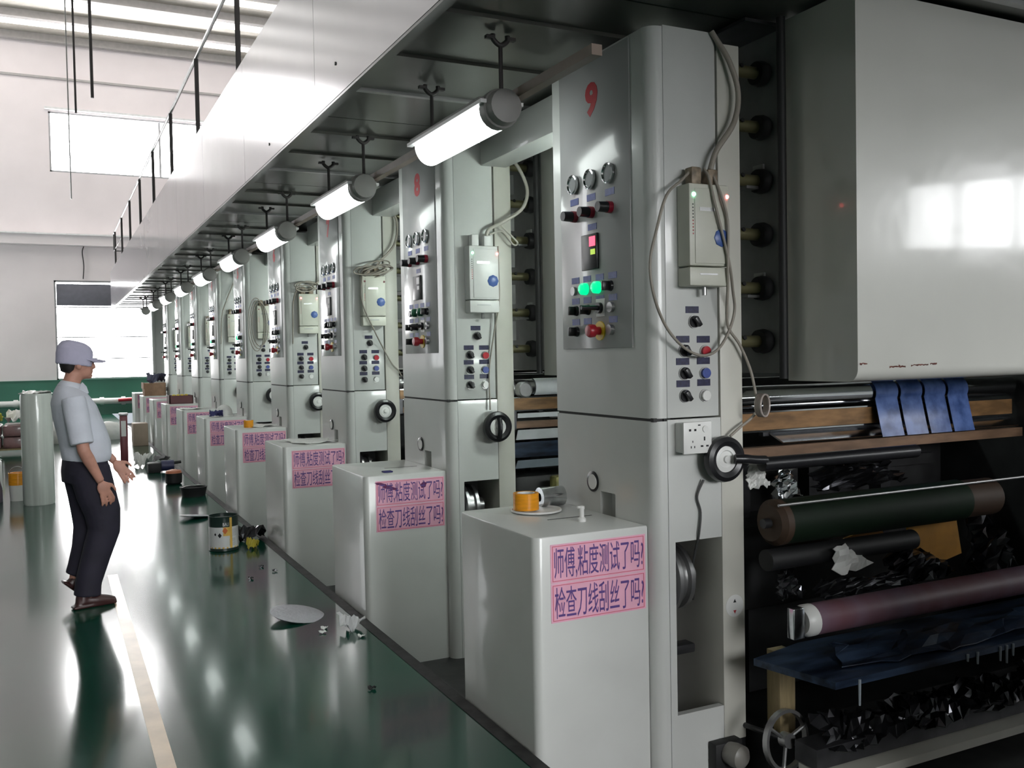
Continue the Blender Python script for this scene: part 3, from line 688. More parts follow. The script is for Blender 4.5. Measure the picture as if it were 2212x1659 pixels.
# red numerals, lamp states
for n in range(9):
    c = cols[n]; U[0] = Y0
    cp = [k for k in c.children if k.name.startswith('control_panel')][0]
    BASE[c.name] = BASE[PC.name]
    text('number_mark', str(9 - n), (XP, 0.432, 2.680), 0.105, 0.15, 'panel', redink, cp, bold=0.045)
    greens = [k for k in cp.children if k.name.startswith('green_lamp')]
    greens.sort(key=lambda o: o.name)
    for i, g in enumerate(greens):
        lit = n == 0 or (n in (4, 5, 6, 7) and i == 0)
        if not lit: omat(g, leddim)
    if n > 0:
        for k in cp.children:
            if k.name.startswith('display_window'): omat(k, panelm)
    if 2 <= n <= 3:
        for k in cp.children:
            if k.name.startswith('green_lamp'): omat(k, blackp)
for n in range(1, 9):
    for k in drives[n].children:
        if k.name.startswith('green_lamp'): omat(k, ledgs if n == 1 else (ledr if n == 3 else ledoff))
        if k.name.startswith('red_lamp'): omat(k, ledoff if n == 2 else ledr)
        if n == 1 and k.name.split('.')[0] in ('body', 'lower_cover', 'front_plate', 'connector'): omat(k, whitep)
U[0] = Y0
bsh = [k for k in boxes[1].children if k.name.startswith('notice_sheet')]; bsh.sort(key=lambda o: o.name); BASE[boxes[1].name] = BASE[BX.name]
for (cx_, cz_, w_, h_, tl) in ((1.80, 0.775, 0.05, 0.012, -0.45), (1.745, 0.80, 0.035, 0.008, -0.3), (2.02, 0.775, 0.02, 0.018, 0.3)):
    bm = bmesh.new(); vs_ = [bm.verts.new((cx_ + w_ * math.cos(a) * (1 + .2 * math.sin(5 * a)), 0.0525, cz_ + h_ * math.sin(a) + math.tan(tl) * w_ * math.cos(a) * .6)) for a in [2 * PI * i / 18 for i in range(18)]]; bm.faces.new(vs_)
    r = bmesh.ops.extrude_face_region(bm, geom=bm.faces[:]); bmesh.ops.translate(bm, verts=[e for e in r['geom'] if isinstance(e, bmesh.types.BMVert)], vec=(0, 0.0008, 0))
    finish('ink_smear', bm, mat('dark_magenta_ink', (0.12, 0.01, 0.08), 0.4), bsh[0])
# trunking behind the lamps
U[0] = 0.0
CT = thing('cable_trunking', 'narrow pale cable trunking running along above the tube lamps', 'trunking', (1.86, 11, 2.69))
ys = [3.0] + lamp_y + [22.3]
for a, b in zip(ys, ys[1:]): box('section', 1.835, 1.88, a + 0.004, b - 0.004, 2.674, 2.715, mat('pale_trunking', (0.28, 0.21, 0.17), 0.45) , CT)
for yy in lamp_y: box('strap', 1.78, 1.885, yy - 0.03, yy + 0.03, 2.715, 2.722, steel, CT)
# end stand closing the row
U[0] = Y0 + P * 9.55
ES = thing('end_stand', 'plain narrow white end stand at the far end of the row', 'stand', (2.4, 0.4, -0.32))
prism('upper_cover', prof, 1.291, 2.87, white, ES, smooth=0.5); prism('lower_cover', prof, -0.32, 1.279, white, ES, smooth=0.5)
box('core', 2.24, 2.62, 0.0, 0.79, -0.30, 2.85, white, ES)
box('side_door', 2.246, 2.61, -0.012, 0.0, 0.0, 2.80, white, ES, bev=0.003)
box('cover_gap', 2.18, 2.23, 0.01, 0.79, 1.277, 1.293, blackseam, ES)
U[0] = Y0 + P * 9
c = copy_tree(BX, P * 9); c['label'] = 'last white cover box at the far end, before the end stand'

# ------------------------------------------------------------------ details of unit 9
U[0] = Y0
def cord(pts, r, m, label, dy=-0.05, name='cable'):
    b = pts[-1]
    return tag(tube(name, pts, r, m, loc=(b[0], b[1], b[2])), label, 'cable')
cord([(2.476, -0.010, 2.878), (2.546, -0.035, 2.758), (2.583, -0.045, 2.629), (2.555, -0.050, 2.503), (2.464, -0.050, 2.382), (2.430, -0.050, 2.300)], 0.012, cable, 'thick grey cable arching from the top of column 9 to its drive box')
cord([(2.345, -0.045, 2.30), (2.276, -0.06, 2.245), (2.190, -0.08, 2.178), (2.126, -0.10, 2.038), (2.093, -0.10, 1.909), (2.117, -0.09, 1.782), (2.186, -0.07, 1.663), (2.282, -0.055, 1.579), (2.374, -0.055, 1.544), (2.457, -0.05, 1.567), (2.525, -0.04, 1.643), (2.556, -0.04, 1.730), (2.532, -0.06, 1.806), (2.49, -0.095, 1.900), (2.455, -0.10, 2.013), (2.410, -0.10, 2.161), (2.395, -0.085, 2.26), (2.40, -0.05, 2.30)], 0.006, cable, 'thin brown cable hanging in a wide loop around the drive box of column 9')
cord([(2.43, -0.05, 2.30), (2.44, -0.10, 2.200), (2.475, -0.10, 2.090), (2.475, -0.10, 1.938), (2.485, -0.085, 1.824), (2.518, -0.04, 1.672), (2.590, -0.03, 1.585), (2.646, -0.03, 1.477), (2.669, -0.04, 1.359), (2.672, -0.05, 1.32), (2.635, -0.04, 1.273), (2.573, -0.04, 1.237), (2.53, -0.035, 1.205)], 0.006, cable, 'thin pinkish cable running down past the coil to the handwheel of column 9')
cord([(2.40, -0.02, 1.030), (2.372, -0.012, 0.962), (2.389, -0.012, 0.894), (2.378, -0.012, 0.80), (2.385, 0.03, 0.70), (2.400, 0.06, 0.62), (2.417, 0.08, 0.545), (2.43, 0.10, 0.50)], 0.005, cabled, 'black cable from under the handwheel into the open recess of column 9')
# cable coil hanging by the column
bm = bmesh.new()
for k in range(5):
    q = [Vector((2.668 + 0.042 * math.cos(a), -0.06 - 0.008 * k + 0.02 * math.cos(a), 1.33 + 0.046 * math.sin(a))) for a in [2 * PI * i / 24 for i in range(25)]]
    bm_tube(bm, q, 0.005, 6)
tag(finish('cable_coil', bm, mat('clear_tape_cable', (0.42, 0.36, 0.33), 0.15, coat=0.5), smooth=1.2, loc=(2.668, -0.06, 1.28)), 'small taped cable coil hanging at the right edge of column 9', 'cable')
# handle on the wheel of column 9
tag(tube('wheel_handle', [(2.50, -0.10, 1.118), (2.54, -0.115, 1.116), (2.58, -0.118, 1.110), (2.62, -0.116, 1.106), (2.65, -0.112, 1.104)], [0.022] * 0 or 0.019, blackp, loc=(2.5, -0.1, 1.11)), 'glossy black crank grip sticking out of the handwheel of column 9', 'handle')
# socket
SK = thing('power_socket', 'white double power socket box below the switches of column 9', 'socket', (2.345, -0.0, 1.147))
box('back_box', 2.272, 2.406, -0.055, -0.001, 1.150, 1.272, whitep, SK, bev=0.006); box('face_plate', 2.268, 2.410, -0.066, -0.054, 1.146, 1.276, whitep, SK, bev=0.004)
for (x, z, wx, wz) in ((2.300, 1.243, .010, .009), (2.326, 1.243, .010, .009), (2.372, 1.206, .006, .016), (2.359, 1.176, .012, .007), (2.386, 1.176, .012, .007), (2.313, 1.196, .003, .008), (2.305, 1.174, .004, .009), (2.322, 1.174, .004, .009), (2.346, 1.262, .012, .005)):
    box('socket_hole', x - wx / 2, x + wx / 2, -0.0672, -0.064, z - wz / 2, z + wz / 2, blackp, SK)
cyl('switch_dome', (2.376, -0.065, 1.245), (2.376, -0.070, 1.245), 0.014, whitep, SK)
# things on the cover boxes
def tape_roll(x, y, z, label, r=0.058, h=0.075):
    t = thing('tape_roll', label, 'tape roll', (x, y, z), 'amber tape rolls')
    lathe('tape', (x, y, z), (0, 0, 1), [(0, r - 0.018), (0, r), (h, r), (h, r - 0.018)], orangetape, t, seg=36, closed=True)
    lathe('core', (x, y, z), (0, 0, 1), [(0, r - 0.023), (0, r - 0.0185), (h, r - 0.0185), (h, r - 0.023)], whitep, t, seg=36, closed=True)
    return t
def plate(x, y, z, r, label, m=whitep, name='lid'):
    return tag(lathe(name, (x, y, z), (0, 0, 1), [(0, r * 0.9), (0.004, r), (0.012, r), (0.012, r - 0.006), (0.006, r - 0.01)], m, seg=36, loc=(x, y, z)), label, 'lid')
plate(1.94, 0.60, 0.8525, 0.115, 'white plastic lid under the amber tape roll on the box before column 9')
tape_roll(1.895, 0.610, 0.8645, 'amber tape roll on the white lid, box before column 9')
PB = thing('spray_nozzle', 'small white nozzle bottle on the box before column 9', 'bottle', (1.985, 0.27, 0.8525))
lathe('body', (1.985, 0.27, 0.8525), (0, 0, 1), [(0, 0.018), (0.012, 0.018), (0.02, 0.010), (0.05, 0.010), (0.055, 0.013), (0.065, 0.012), (0.068, 0.003)], whitep, PB, seg=18)
cyl('nozzle', (1.985, 0.27, 0.913), (1.960, 0.262, 0.916), 0.005, whitep, PB, seg=8)
box('film_pad', 2.02, 2.03, 0.1, 0.12, 0.8525, 0.8527, paperm) if False else None
tag(lathe('film_reel', (2.06, 0.68, 0.90), (1, 0, 0), [(-0.06, 0.02), (-0.06, 0.046), (0.06, 0.046), (0.06, 0.02)], foil, seg=24, closed=True, loc=(2.06, 0.68, 0.8525)), 'small foil-wrapped reel lying behind the tape on the box before column 9', 'reel')
def paper(x, y, z, wx, wy, label, rz=0.1, m=paperm, seed=1):
    o = crumple('paper_sheet', (x, y, z + 0.012), wx, wy, 0.005, m, nu=7, nv=7, rot=(0, 0, rz), seed=seed, loc=(x, y, z))
    return tag(o, label, 'paper')
U[0] = Y0 + P
tag(box('blue_rag', 1.80, 1.86, 0.15, 0.20, 0.8525, 0.862, blueclot, bev=0.004, loc=(1.83, 0.17, 0.8525)), 'tiny blue rag on the box before column 8', 'rag')
cord([(2.473, -0.010, 2.88), (2.615, -0.06, 2.783), (2.702, -0.08, 2.616), (2.673, -0.08, 2.483), (2.542, -0.06, 2.390), (2.450, -0.050, 2.342), (2.430, -0.050, 2.30)], 0.011, mat('pale_cable', (0.48, 0.46, 0.40), 0.5), 'thick pale cable arching out past column 8 to its drive box')
cord([(2.526, -0.05, 2.375), (2.605, -0.05, 2.306), (2.646, -0.05, 2.265), (2.613, -0.05, 2.255), (2.541, -0.05, 2.333), (2.45, -0.05, 2.31)], 0.006, MATS['pale_cable'], 'short pale cable loop beside the drive box of column 8')
cord([(2.49, -0.09, 2.235), (2.505, -0.06, 2.10), (2.505, -0.06, 1.90), (2.479, -0.03, 1.698), (2.449, -0.015, 1.468), (2.443, -0.03, 1.22)], 0.005, cable, 'thin grey cable running straight down column 8 to its handwheel')
tag(tube('wheel_handle', [(2.478, -0.088, 1.17), (2.478, -0.097, 1.14), (2.478, -0.097, 1.09), (2.478, -0.088, 1.05)], 0.016, blackp, loc=(2.478, -0.09, 1.11)), 'flat black grip across the handwheel hub of column 8', 'handle')
tag(lathe('pressure_gauge', (2.672, -0.01, 1.34), (0.15, -1, 0), [(0, 0.03), (0.0, 0.05), (0.05, 0.052), (0.055, 0.046), (0.05, 0.042)], steel, seg=24, loc=(2.70, -0.04, 1.29)), 'round steel gauge at the right edge of column 8', 'gauge')
whitefilm_highlight = mat('white_film_and_highlight', (0.75, 0.78, 0.80), 0.3, var=0.05)
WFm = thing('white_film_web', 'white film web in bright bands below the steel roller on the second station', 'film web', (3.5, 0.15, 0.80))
for (za, zb, ya, yb, m_) in ((1.150, 1.180, 0.105, 0.10, whitefilm_highlight), (1.005, 1.072, 0.13, 0.10, whitefilm_highlight), (0.815, 0.872, 0.15, 0.11, mat('blue_grey_film', (0.36, 0.43, 0.50), 0.3)), (0.885, 0.985, 0.16, 0.16, inkblue)):
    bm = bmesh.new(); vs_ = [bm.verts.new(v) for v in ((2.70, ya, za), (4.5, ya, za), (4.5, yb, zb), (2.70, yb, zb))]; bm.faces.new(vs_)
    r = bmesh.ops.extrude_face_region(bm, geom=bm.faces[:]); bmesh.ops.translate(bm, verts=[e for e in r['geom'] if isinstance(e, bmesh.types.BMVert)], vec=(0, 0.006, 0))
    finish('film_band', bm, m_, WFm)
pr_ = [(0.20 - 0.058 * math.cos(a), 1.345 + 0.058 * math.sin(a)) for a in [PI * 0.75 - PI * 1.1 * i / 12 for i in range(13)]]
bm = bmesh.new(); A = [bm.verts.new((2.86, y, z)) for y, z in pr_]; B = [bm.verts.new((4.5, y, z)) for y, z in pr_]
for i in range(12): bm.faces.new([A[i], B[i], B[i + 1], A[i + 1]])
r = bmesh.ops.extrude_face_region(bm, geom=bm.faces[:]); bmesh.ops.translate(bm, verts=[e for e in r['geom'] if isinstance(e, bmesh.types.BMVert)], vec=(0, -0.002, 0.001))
finish('roller_highlight', bm, whitefilm_highlight, WFm, smooth=1.0)  # white skin over the steel roller stands in for its bright reflection
tag(box('yellow_post', 2.93, 3.5, 0.02, 0.12, -0.07, 0.76, mat('dirty_yellow', (0.22, 0.20, 0.07), 0.6, var=0.3, scale=20), bev=0.02, loc=(3.1, 0.07, -0.07)), 'dirty yellow block standing below the white film on the second station', 'block')
U[0] = Y0 + 2 * P
cord([(2.474, -0.010, 2.88), (2.572, -0.05, 2.785), (2.619, -0.06, 2.672), (2.586, -0.06, 2.497), (2.461, -0.05, 2.358), (2.43, -0.05, 2.30)], 0.010, cable, 'grey cable arching down the third column to its coiled drive box')
bm = bmesh.new(); rnd = random.Random(5)
for k in range(6):
    cx_, cz_, rx, rz_ = 2.39 + rnd.uniform(-.05, .05), 2.29 + rnd.uniform(-.015, .03), rnd.uniform(.08, .15), rnd.uniform(.03, .06); ph = rnd.uniform(0, 1)
    bm_tube(bm, [Vector((cx_ + rx * math.cos(a), -0.08 - 0.01 * k + 0.02 * math.sin(2 * a), cz_ + rz_ * math.sin(a + ph))) for a in [2 * PI * i / 24 for i in range(25)]], 0.006, 6)
tag(finish('cable_coil', bm, cable, smooth=1.2, loc=(2.39, -0.1, 2.24)), 'tangled grey cable coil on the drive box of the third column', 'cable')
cord([(2.300, -0.08, 2.250), (2.285, -0.10, 2.03), (2.369, -0.10, 1.821), (2.465, -0.04, 1.666), (2.554, -0.03, 1.510), (2.610, -0.03, 1.451), (2.64, -0.03, 1.40)], 0.006, cable, 'thin grey cable slanting down across the third column')
paper(1.95, 0.40, 0.8525, 0.34, 0.40, 'large white paper sheet on the box before the third column', seed=4)
U[0] = Y0 + 3 * P
bm = bmesh.new()
for k in range(4):
    cx_, cz_, rx, rz_ = 2.36 + rnd.uniform(-.04, .04), 2.29 + rnd.uniform(-.01, .03), rnd.uniform(.08, .13), rnd.uniform(.03, .05)
    bm_tube(bm, [Vector((cx_ + rx * math.cos(a), -0.08 - 0.01 * k, cz_ + rz_ * math.sin(a))) for a in [2 * PI * i / 24 for i in range(25)]], 0.007, 6)
tag(finish('cable_coil', bm, cable, smooth=1.2, loc=(2.36, -0.1, 2.24)), 'dark grey cable coil on the drive box with two red lamps', 'cable')
cord([(2.28, -0.08, 2.29), (2.245, -0.05, 2.15), (2.24, -0.03, 1.95), (2.235, -0.03, 1.72)], 0.007, cable, 'dark cable hanging down the seam of the fourth column')
cord([(2.474, -0.010, 2.88), (2.56, -0.05, 2.785), (2.615, -0.06, 2.62), (2.59, -0.06, 2.45), (2.43, -0.05, 2.30)], 0.010, cable, 'grey cable arching down the fourth column')
tape_roll(1.83, 0.33, 0.8525, 'amber tape roll on the box before the fourth column', r=0.05)
paper(1.98, 0.45, 0.8525, 0.26, 0.34, 'white paper sheet beside the tape on the box before the fourth column', seed=6)
U[0] = Y0 + 4 * P
bm = bmesh.new()
for k in range(3):
    bm_tube(bm, [Vector((2.28 + 0.02 * k + (0.10) * math.cos(a), -0.10 - 0.01 * k, 2.0 + (0.33 - 0.03 * k) * math.sin(a))) for a in [2 * PI * i / 28 for i in range(29)]], 0.006, 6)
tag(finish('cable_coil', bm, cable, smooth=1.2, loc=(2.28, -0.1, 1.67)), 'long thin cable loops hanging by the drive box of the fifth column', 'cable')
HB = thing('cloth_bundle', 'round white cloth-covered bundle on the box before the fifth column', 'bundle', (1.95, 0.45, 0.8525))
lathe('shell', (1.95, 0.45, 0.8525), (0, 0, 1), [(0, 0.10), (0.03, 0.105), (0.08, 0.095), (0.12, 0.07), (0.14, 0.03), (0.145, 0.003)], sackm, HB, seg=24)
lathe('rim', (1.95, 0.45, 0.8525), (0, 0, 1), [(0, 0.125), (0.008, 0.12), (0.012, 0.10)], sackm, HB, seg=24)
tag(crumple('blue_rag', (1.83, 0.30, 0.895), 0.16, 0.12, 0.022, blueclot, nu=9, nv=8, seed=8, loc=(1.83, 0.30, 0.8525)), 'crumpled dark blue rag on the box before the fifth column', 'rag')
U[0] = Y0 + 5 * P
paper(1.80, 0.30, 0.8525, 0.3, 0.3, 'curled white paper on the box before the sixth column', seed=11)
cord([(2.474, -0.010, 2.86), (2.30, -0.06, 2.45), (2.22, -0.06, 2.2), (2.20, -0.06, 1.8)], 0.008, cable, 'thin cable sagging over the front of the sixth column')
U[0] = Y0 + 6 * P
CTN = thing('parts_tray', 'shallow brown tray with yellow bits on a far cover box', 'tray', (1.90, 0.35, 0.8525))
bm = bmesh.new(); bm_box(bm, 1.72, 2.10, 0.15, 0.55, 0.8525, 0.865); 
for a in ((1.72, 1.735, 0.15, 0.55), (2.085, 2.10, 0.15, 0.55), (1.72, 2.10, 0.15, 0.165), (1.72, 2.10, 0.535, 0.55)): bm_box(bm, a[0], a[1], a[2], a[3], 0.86, 0.99)
finish('tray', bm, mat('tray_brown', (0.12, 0.04, 0.045), 0.5), CTN)
for k in range(4): box('part', 1.78 + k * 0.07, 1.83 + k * 0.07, 0.25 + 0.03 * k, 0.32 + 0.03 * k, 0.866, 1.005, yellowp, CTN, bev=0.006)
U[0] = Y0 + 8 * P
KC = thing('carton', 'open brown carton standing on a far cover box', 'carton', (1.9, 0.4, 0.8525))
box('body', 1.70, 2.12, 0.15, 0.70, 0.8525, 1.12, cardm, KC, bev=0.004); box('flap', 1.68, 1.70, 0.15, 0.70, 1.0, 1.13, cardm, KC)
tag(crumple('dark_rag', (1.95, 0.35, 1.23), 0.35, 0.3, 0.05, mat('grey_blue_cloth', (0.08, 0.08, 0.13), 0.8), nu=9, nv=8, seed=9, loc=(1.95, 0.35, 1.12)), 'bundled dark blue-grey cloth on the brown carton', 'rag')

# ------------------------------------------------------------------ ink station of unit 9 (dark area below the hood)
U[0] = Y0
BF = thing('blue_film_web', 'blue printed film web in four strips coming down over the rollers', 'film web', (3.95, 0.10, 1.13))
for k in range(4):
    x0 = 3.56 + k * 0.168; prof_ = [(0.20 - 0.062 * math.cos(a), 1.345 + 0.062 * math.sin(a)) for a in [PI * 0.45 - PI * 0.6 * i / 10 for i in range(11)]]
    pr = [(0.16, 1.44)] + prof_[2:] + [(0.115, 1.19), (0.10, 1.135)]
    bm = bmesh.new(); A = [bm.verts.new((x0, y, z)) for y, z in pr]; B = [bm.verts.new((x0 + 0.148, y, z)) for y, z in pr]
    for i in range(len(pr) - 1): bm.faces.new([A[i], B[i], B[i + 1], A[i + 1]])
    r = bmesh.ops.extrude_face_region(bm, geom=bm.faces[:]); bmesh.ops.translate(bm, verts=[e for e in r['geom'] if isinstance(e, bmesh.types.BMVert)], vec=(0, -0.003, 0))
    finish('film_strip', bm, bluefilm, BF, smooth=0.9)
tag(cyl('black_shaft', (2.64, -0.10, 1.085), (3.55, -0.10, 1.085), 0.03, blackp, loc=(3.1, -0.1, 1.055)), 'long black shaft below the narrow brown bar', 'shaft')
GRR = roller('rubber_roller', 'big dark green rubber roller with brown end in the ink station', 'roller', -0.12, 0.84, 0.095, greenroll, x0=2.66, x1=3.80, capm=mat('brown_end', (0.05, 0.028, 0.016), 0.6))
cyl('worn_end', (3.80, -0.12, 0.84), (4.02, -0.12, 0.84), 0.088, MATS['brown_end'], GRR)
cyl('wiper_rod', (2.62, -0.22, 0.93), (4.2, -0.20, 0.93), 0.006, steel, GRR, seg=8)
BS = thing('wrapped_shaft', 'black shaft wrapped with white paper below the green roller', 'shaft', (2.9, -0.12, 0.63))
cyl('shaft', (2.64, -0.12, 0.685), (3.5, -0.12, 0.685), 0.045, blackr, BS)
crumple('paper_wrap', (3.06, -0.17, 0.665), 0.24, 0.12, 0.012, paperm, BS, nu=8, nv=6, rot=(1.2, 0, 0.25), seed=13)
PR = roller('pink_roller', 'pink rubber roller with white end cap above the ink tray', 'roller', -0.36, 0.495, 0.062, pinkroll, x0=2.60, x1=4.3, jr=0.026, capm=whitep)
box('name_plate', 2.53, 2.585, -0.40, -0.36, 0.44, 0.56, foil, PR, bev=0.004)
bm = bmesh.new()
TRp = [(2.50, -0.20), (2.80, -0.13), (4.4, -0.13), (4.4, -0.56), (2.58, -0.56)]
A = [bm.verts.new((x, y, 0.318)) for x, y in TRp]; B = [bm.verts.new((x, y, 0.290)) for x, y in TRp]
for i in range(5): bm.faces.new([A[i], A[(i + 1) % 5], B[(i + 1) % 5], B[i]])
bm.faces.new(A); bm.faces.new(B[::-1])
TR = thing('ink_tray', 'flat tray smeared with blue ink under the pink roller', 'tray', (3.4, -0.35, 0.29))
finish('pan', bm, inkblue, TR)
for (x, l) in ((2.70, 0.10), (3.30, 0.03), (3.36, 0.05), (3.50, 0.06), (3.54, 0.075), (3.58, 0.05)):
    cyl('ink_drip', (x, -0.562, 0.31), (x, -0.562, 0.31 - l), 0.006, mat('pale_ink', (0.30, 0.34, 0.38), 0.4), TR, r1=0.004, seg=8)
tag(crumple('tray_rag', (3.45, -0.40, 0.34), 1.3, 0.22, 0.010, inkblue, nu=16, nv=6, seed=14, loc=(3.45, -0.4, 0.318)), 'ink-soaked cloth lying in the blue tray', 'rag')
tag(box('wood_post', 2.69, 2.775, -0.14, -0.06, -0.06, 0.292, woodm, bev=0.003, loc=(2.73, -0.1, -0.06)), 'short pale wooden post propping the blue ink tray', 'post')
BBm = thing('foil_beam', 'cross beam wrapped in crumpled foil low under the tray', 'beam', (3.3, -0.37, -0.1))
box('beam', 2.62, 4.5, -0.42, -0.30, -0.08, 0.0, darksteel, BBm); box('lower_plate', 2.62, 4.5, -0.50, -0.32, -0.12, -0.085, cream, BBm)
for k in range(4): crumple('foil_wrap', (2.95 + k * 0.42, -0.37, 0.028), 0.48, 0.17, 0.016, darkfoil, BBm, nu=20, nv=8, rot=(0.4, 0, 0), seed=20 + k)
RG = thing('valve_wheel', 'round metal valve wheel at the foot of column 9', 'valve wheel', (2.60, -0.25, -0.15))
lathe('rim', (2.62, -0.25, -0.02), (0.1, -1, 0.1), [(-0.012, 0.108), (-0.012, 0.122), (0.012, 0.122), (0.012, 0.108)], steel, RG, seg=36, closed=True)
cyl('hub', (2.62, -0.235, -0.02), (2.62, -0.275, -0.016), 0.03, steel, RG)
for a in (0.4, 2.5, 4.6): cyl('spoke', (2.62, -0.25, -0.02), (2.62 + 0.115 * math.cos(a), -0.25, -0.02 + 0.115 * math.sin(a)), 0.008, steel, RG, seg=8)
cyl('stem', (2.62, -0.24, -0.02), (2.62, 0.03, -0.05), 0.012, darksteel, RG, seg=8)
FB = thing('foot_block', 'black block with a grey round knob at the foot of column 9', 'block', (2.49, -0.03, -0.2))
box('block', 2.42, 2.56, -0.055, -0.003, -0.20, -0.075, blackr, FB, bev=0.006)
lathe('knob', (2.49, -0.05, -0.12), (0.2, -1, 0), [(0, 0.045), (0.03, 0.05), (0.07, 0.048), (0.085, 0.03), (0.086, 0.004)], mat('grey_knob', (0.22, 0.21, 0.19), 0.4), FB, seg=24)
for i, (x, y, z, wx, wz, lb) in enumerate(((3.36, 0.05, 0.66, 0.24, 0.09, 'small orange card tucked under the green roller'), (3.80, 0.02, 0.62, 0.32, 0.24, 'larger orange card hanging below the end of the green roller'))):
    bm = bmesh.new(); bm_box(bm, x - wx / 2, x + wx / 2, y, y + 0.012, z - wz / 2, z + wz / 2)
    for v in bm.verts:
        if v.co.z < z: v.co.x += 0.05 * (1 if v.co.x > x else -0.6)
        v.co.z += 0.04 * math.sin((v.co.x - x) * 6)
    tag(finish('orange_card', bm, orangecard, loc=(x, y, z - wz / 2)), lb, 'card')
fo = [((2.88, 0.02, 0.98), 0.13, 0.16, 0.02, (1.3, 0.2, 0.2), foil, 'bright foil crumple hanging below the black shaft'),
      ((2.72, 0.02, 1.02), 0.10, 0.10, 0.008, (1.4, 0, 0), paperm, 'small white paper scrap next to the handwheel'),
      ((3.35, 0.05, 0.98), 0.5, 0.12, 0.03, (1.2, 0, 0), darkfoil, 'dark crumpled film behind the black shaft'),
      ((2.78, -0.10, 0.58), 0.10, 0.14, 0.02, (1.3, 0, 0), darkfoil, 'dark foil strip above the pink roller end'),
      ((3.10, -0.20, 0.545), 0.5, 0.08, 0.012, (0.6, 0, 0), darkfoil, 'foil scrap lying along behind the pink roller'),
      ((3.60, -0.05, 0.56), 0.35, 0.20, 0.03, (0.9, 0, 0.2), darkfoil, 'dark foil heap below the orange cards'),
      ((4.20, 0.0, 0.60), 0.26, 0.40, 0.035, (1.2, 0.3, 0), darkfoil, 'large dark foil drape at the far end of the green roller'),
      ((3.95, -0.60, 0.16), 0.25, 0.14, 0.02, (0.9, 0, 0), darkfoil, 'foil scrap hanging below the tray edge')]
for i, (c_, su, sv, am, ro, m_, lb) in enumerate(fo):
    tag(crumple('foil_scrap', c_, su, sv, am, m_, nu=14, nv=12, rot=ro, seed=40 + i, loc=c_), lb, 'foil')
U[0] = 0.0

RW = thing('unseen_shade_stand', 'added dark stand behind the viewer, unseen, shading the ink station', 'shade stand', (4.0, 0.1, -0.32))  # unseen stand with reels, added to shade the low area under the hood
box('side_frame', 2.74, 2.86, -1.3, 1.1, -0.32, 1.40, inkbody, RW, bev=0.02); box('side_frame', 4.9, 5.05, -1.3, 1.1, -0.32, 1.30, inkbody, RW, bev=0.02)
cyl('reel', (2.86, 0.35, 0.75), (4.9, 0.35, 0.75), 0.42, bluefilm, RW, seg=36); cyl('reel', (2.86, -0.75, 0.75), (4.9, -0.75, 0.75), 0.40, bluefilm, RW, seg=36); box('cross_frame', 2.86, 4.9, -1.3, -1.2, -0.32, 1.1, inkbody, RW); box('guard', 2.86, 4.9, 0.95, 1.05, -0.2, 1.38, inkbody, RW)

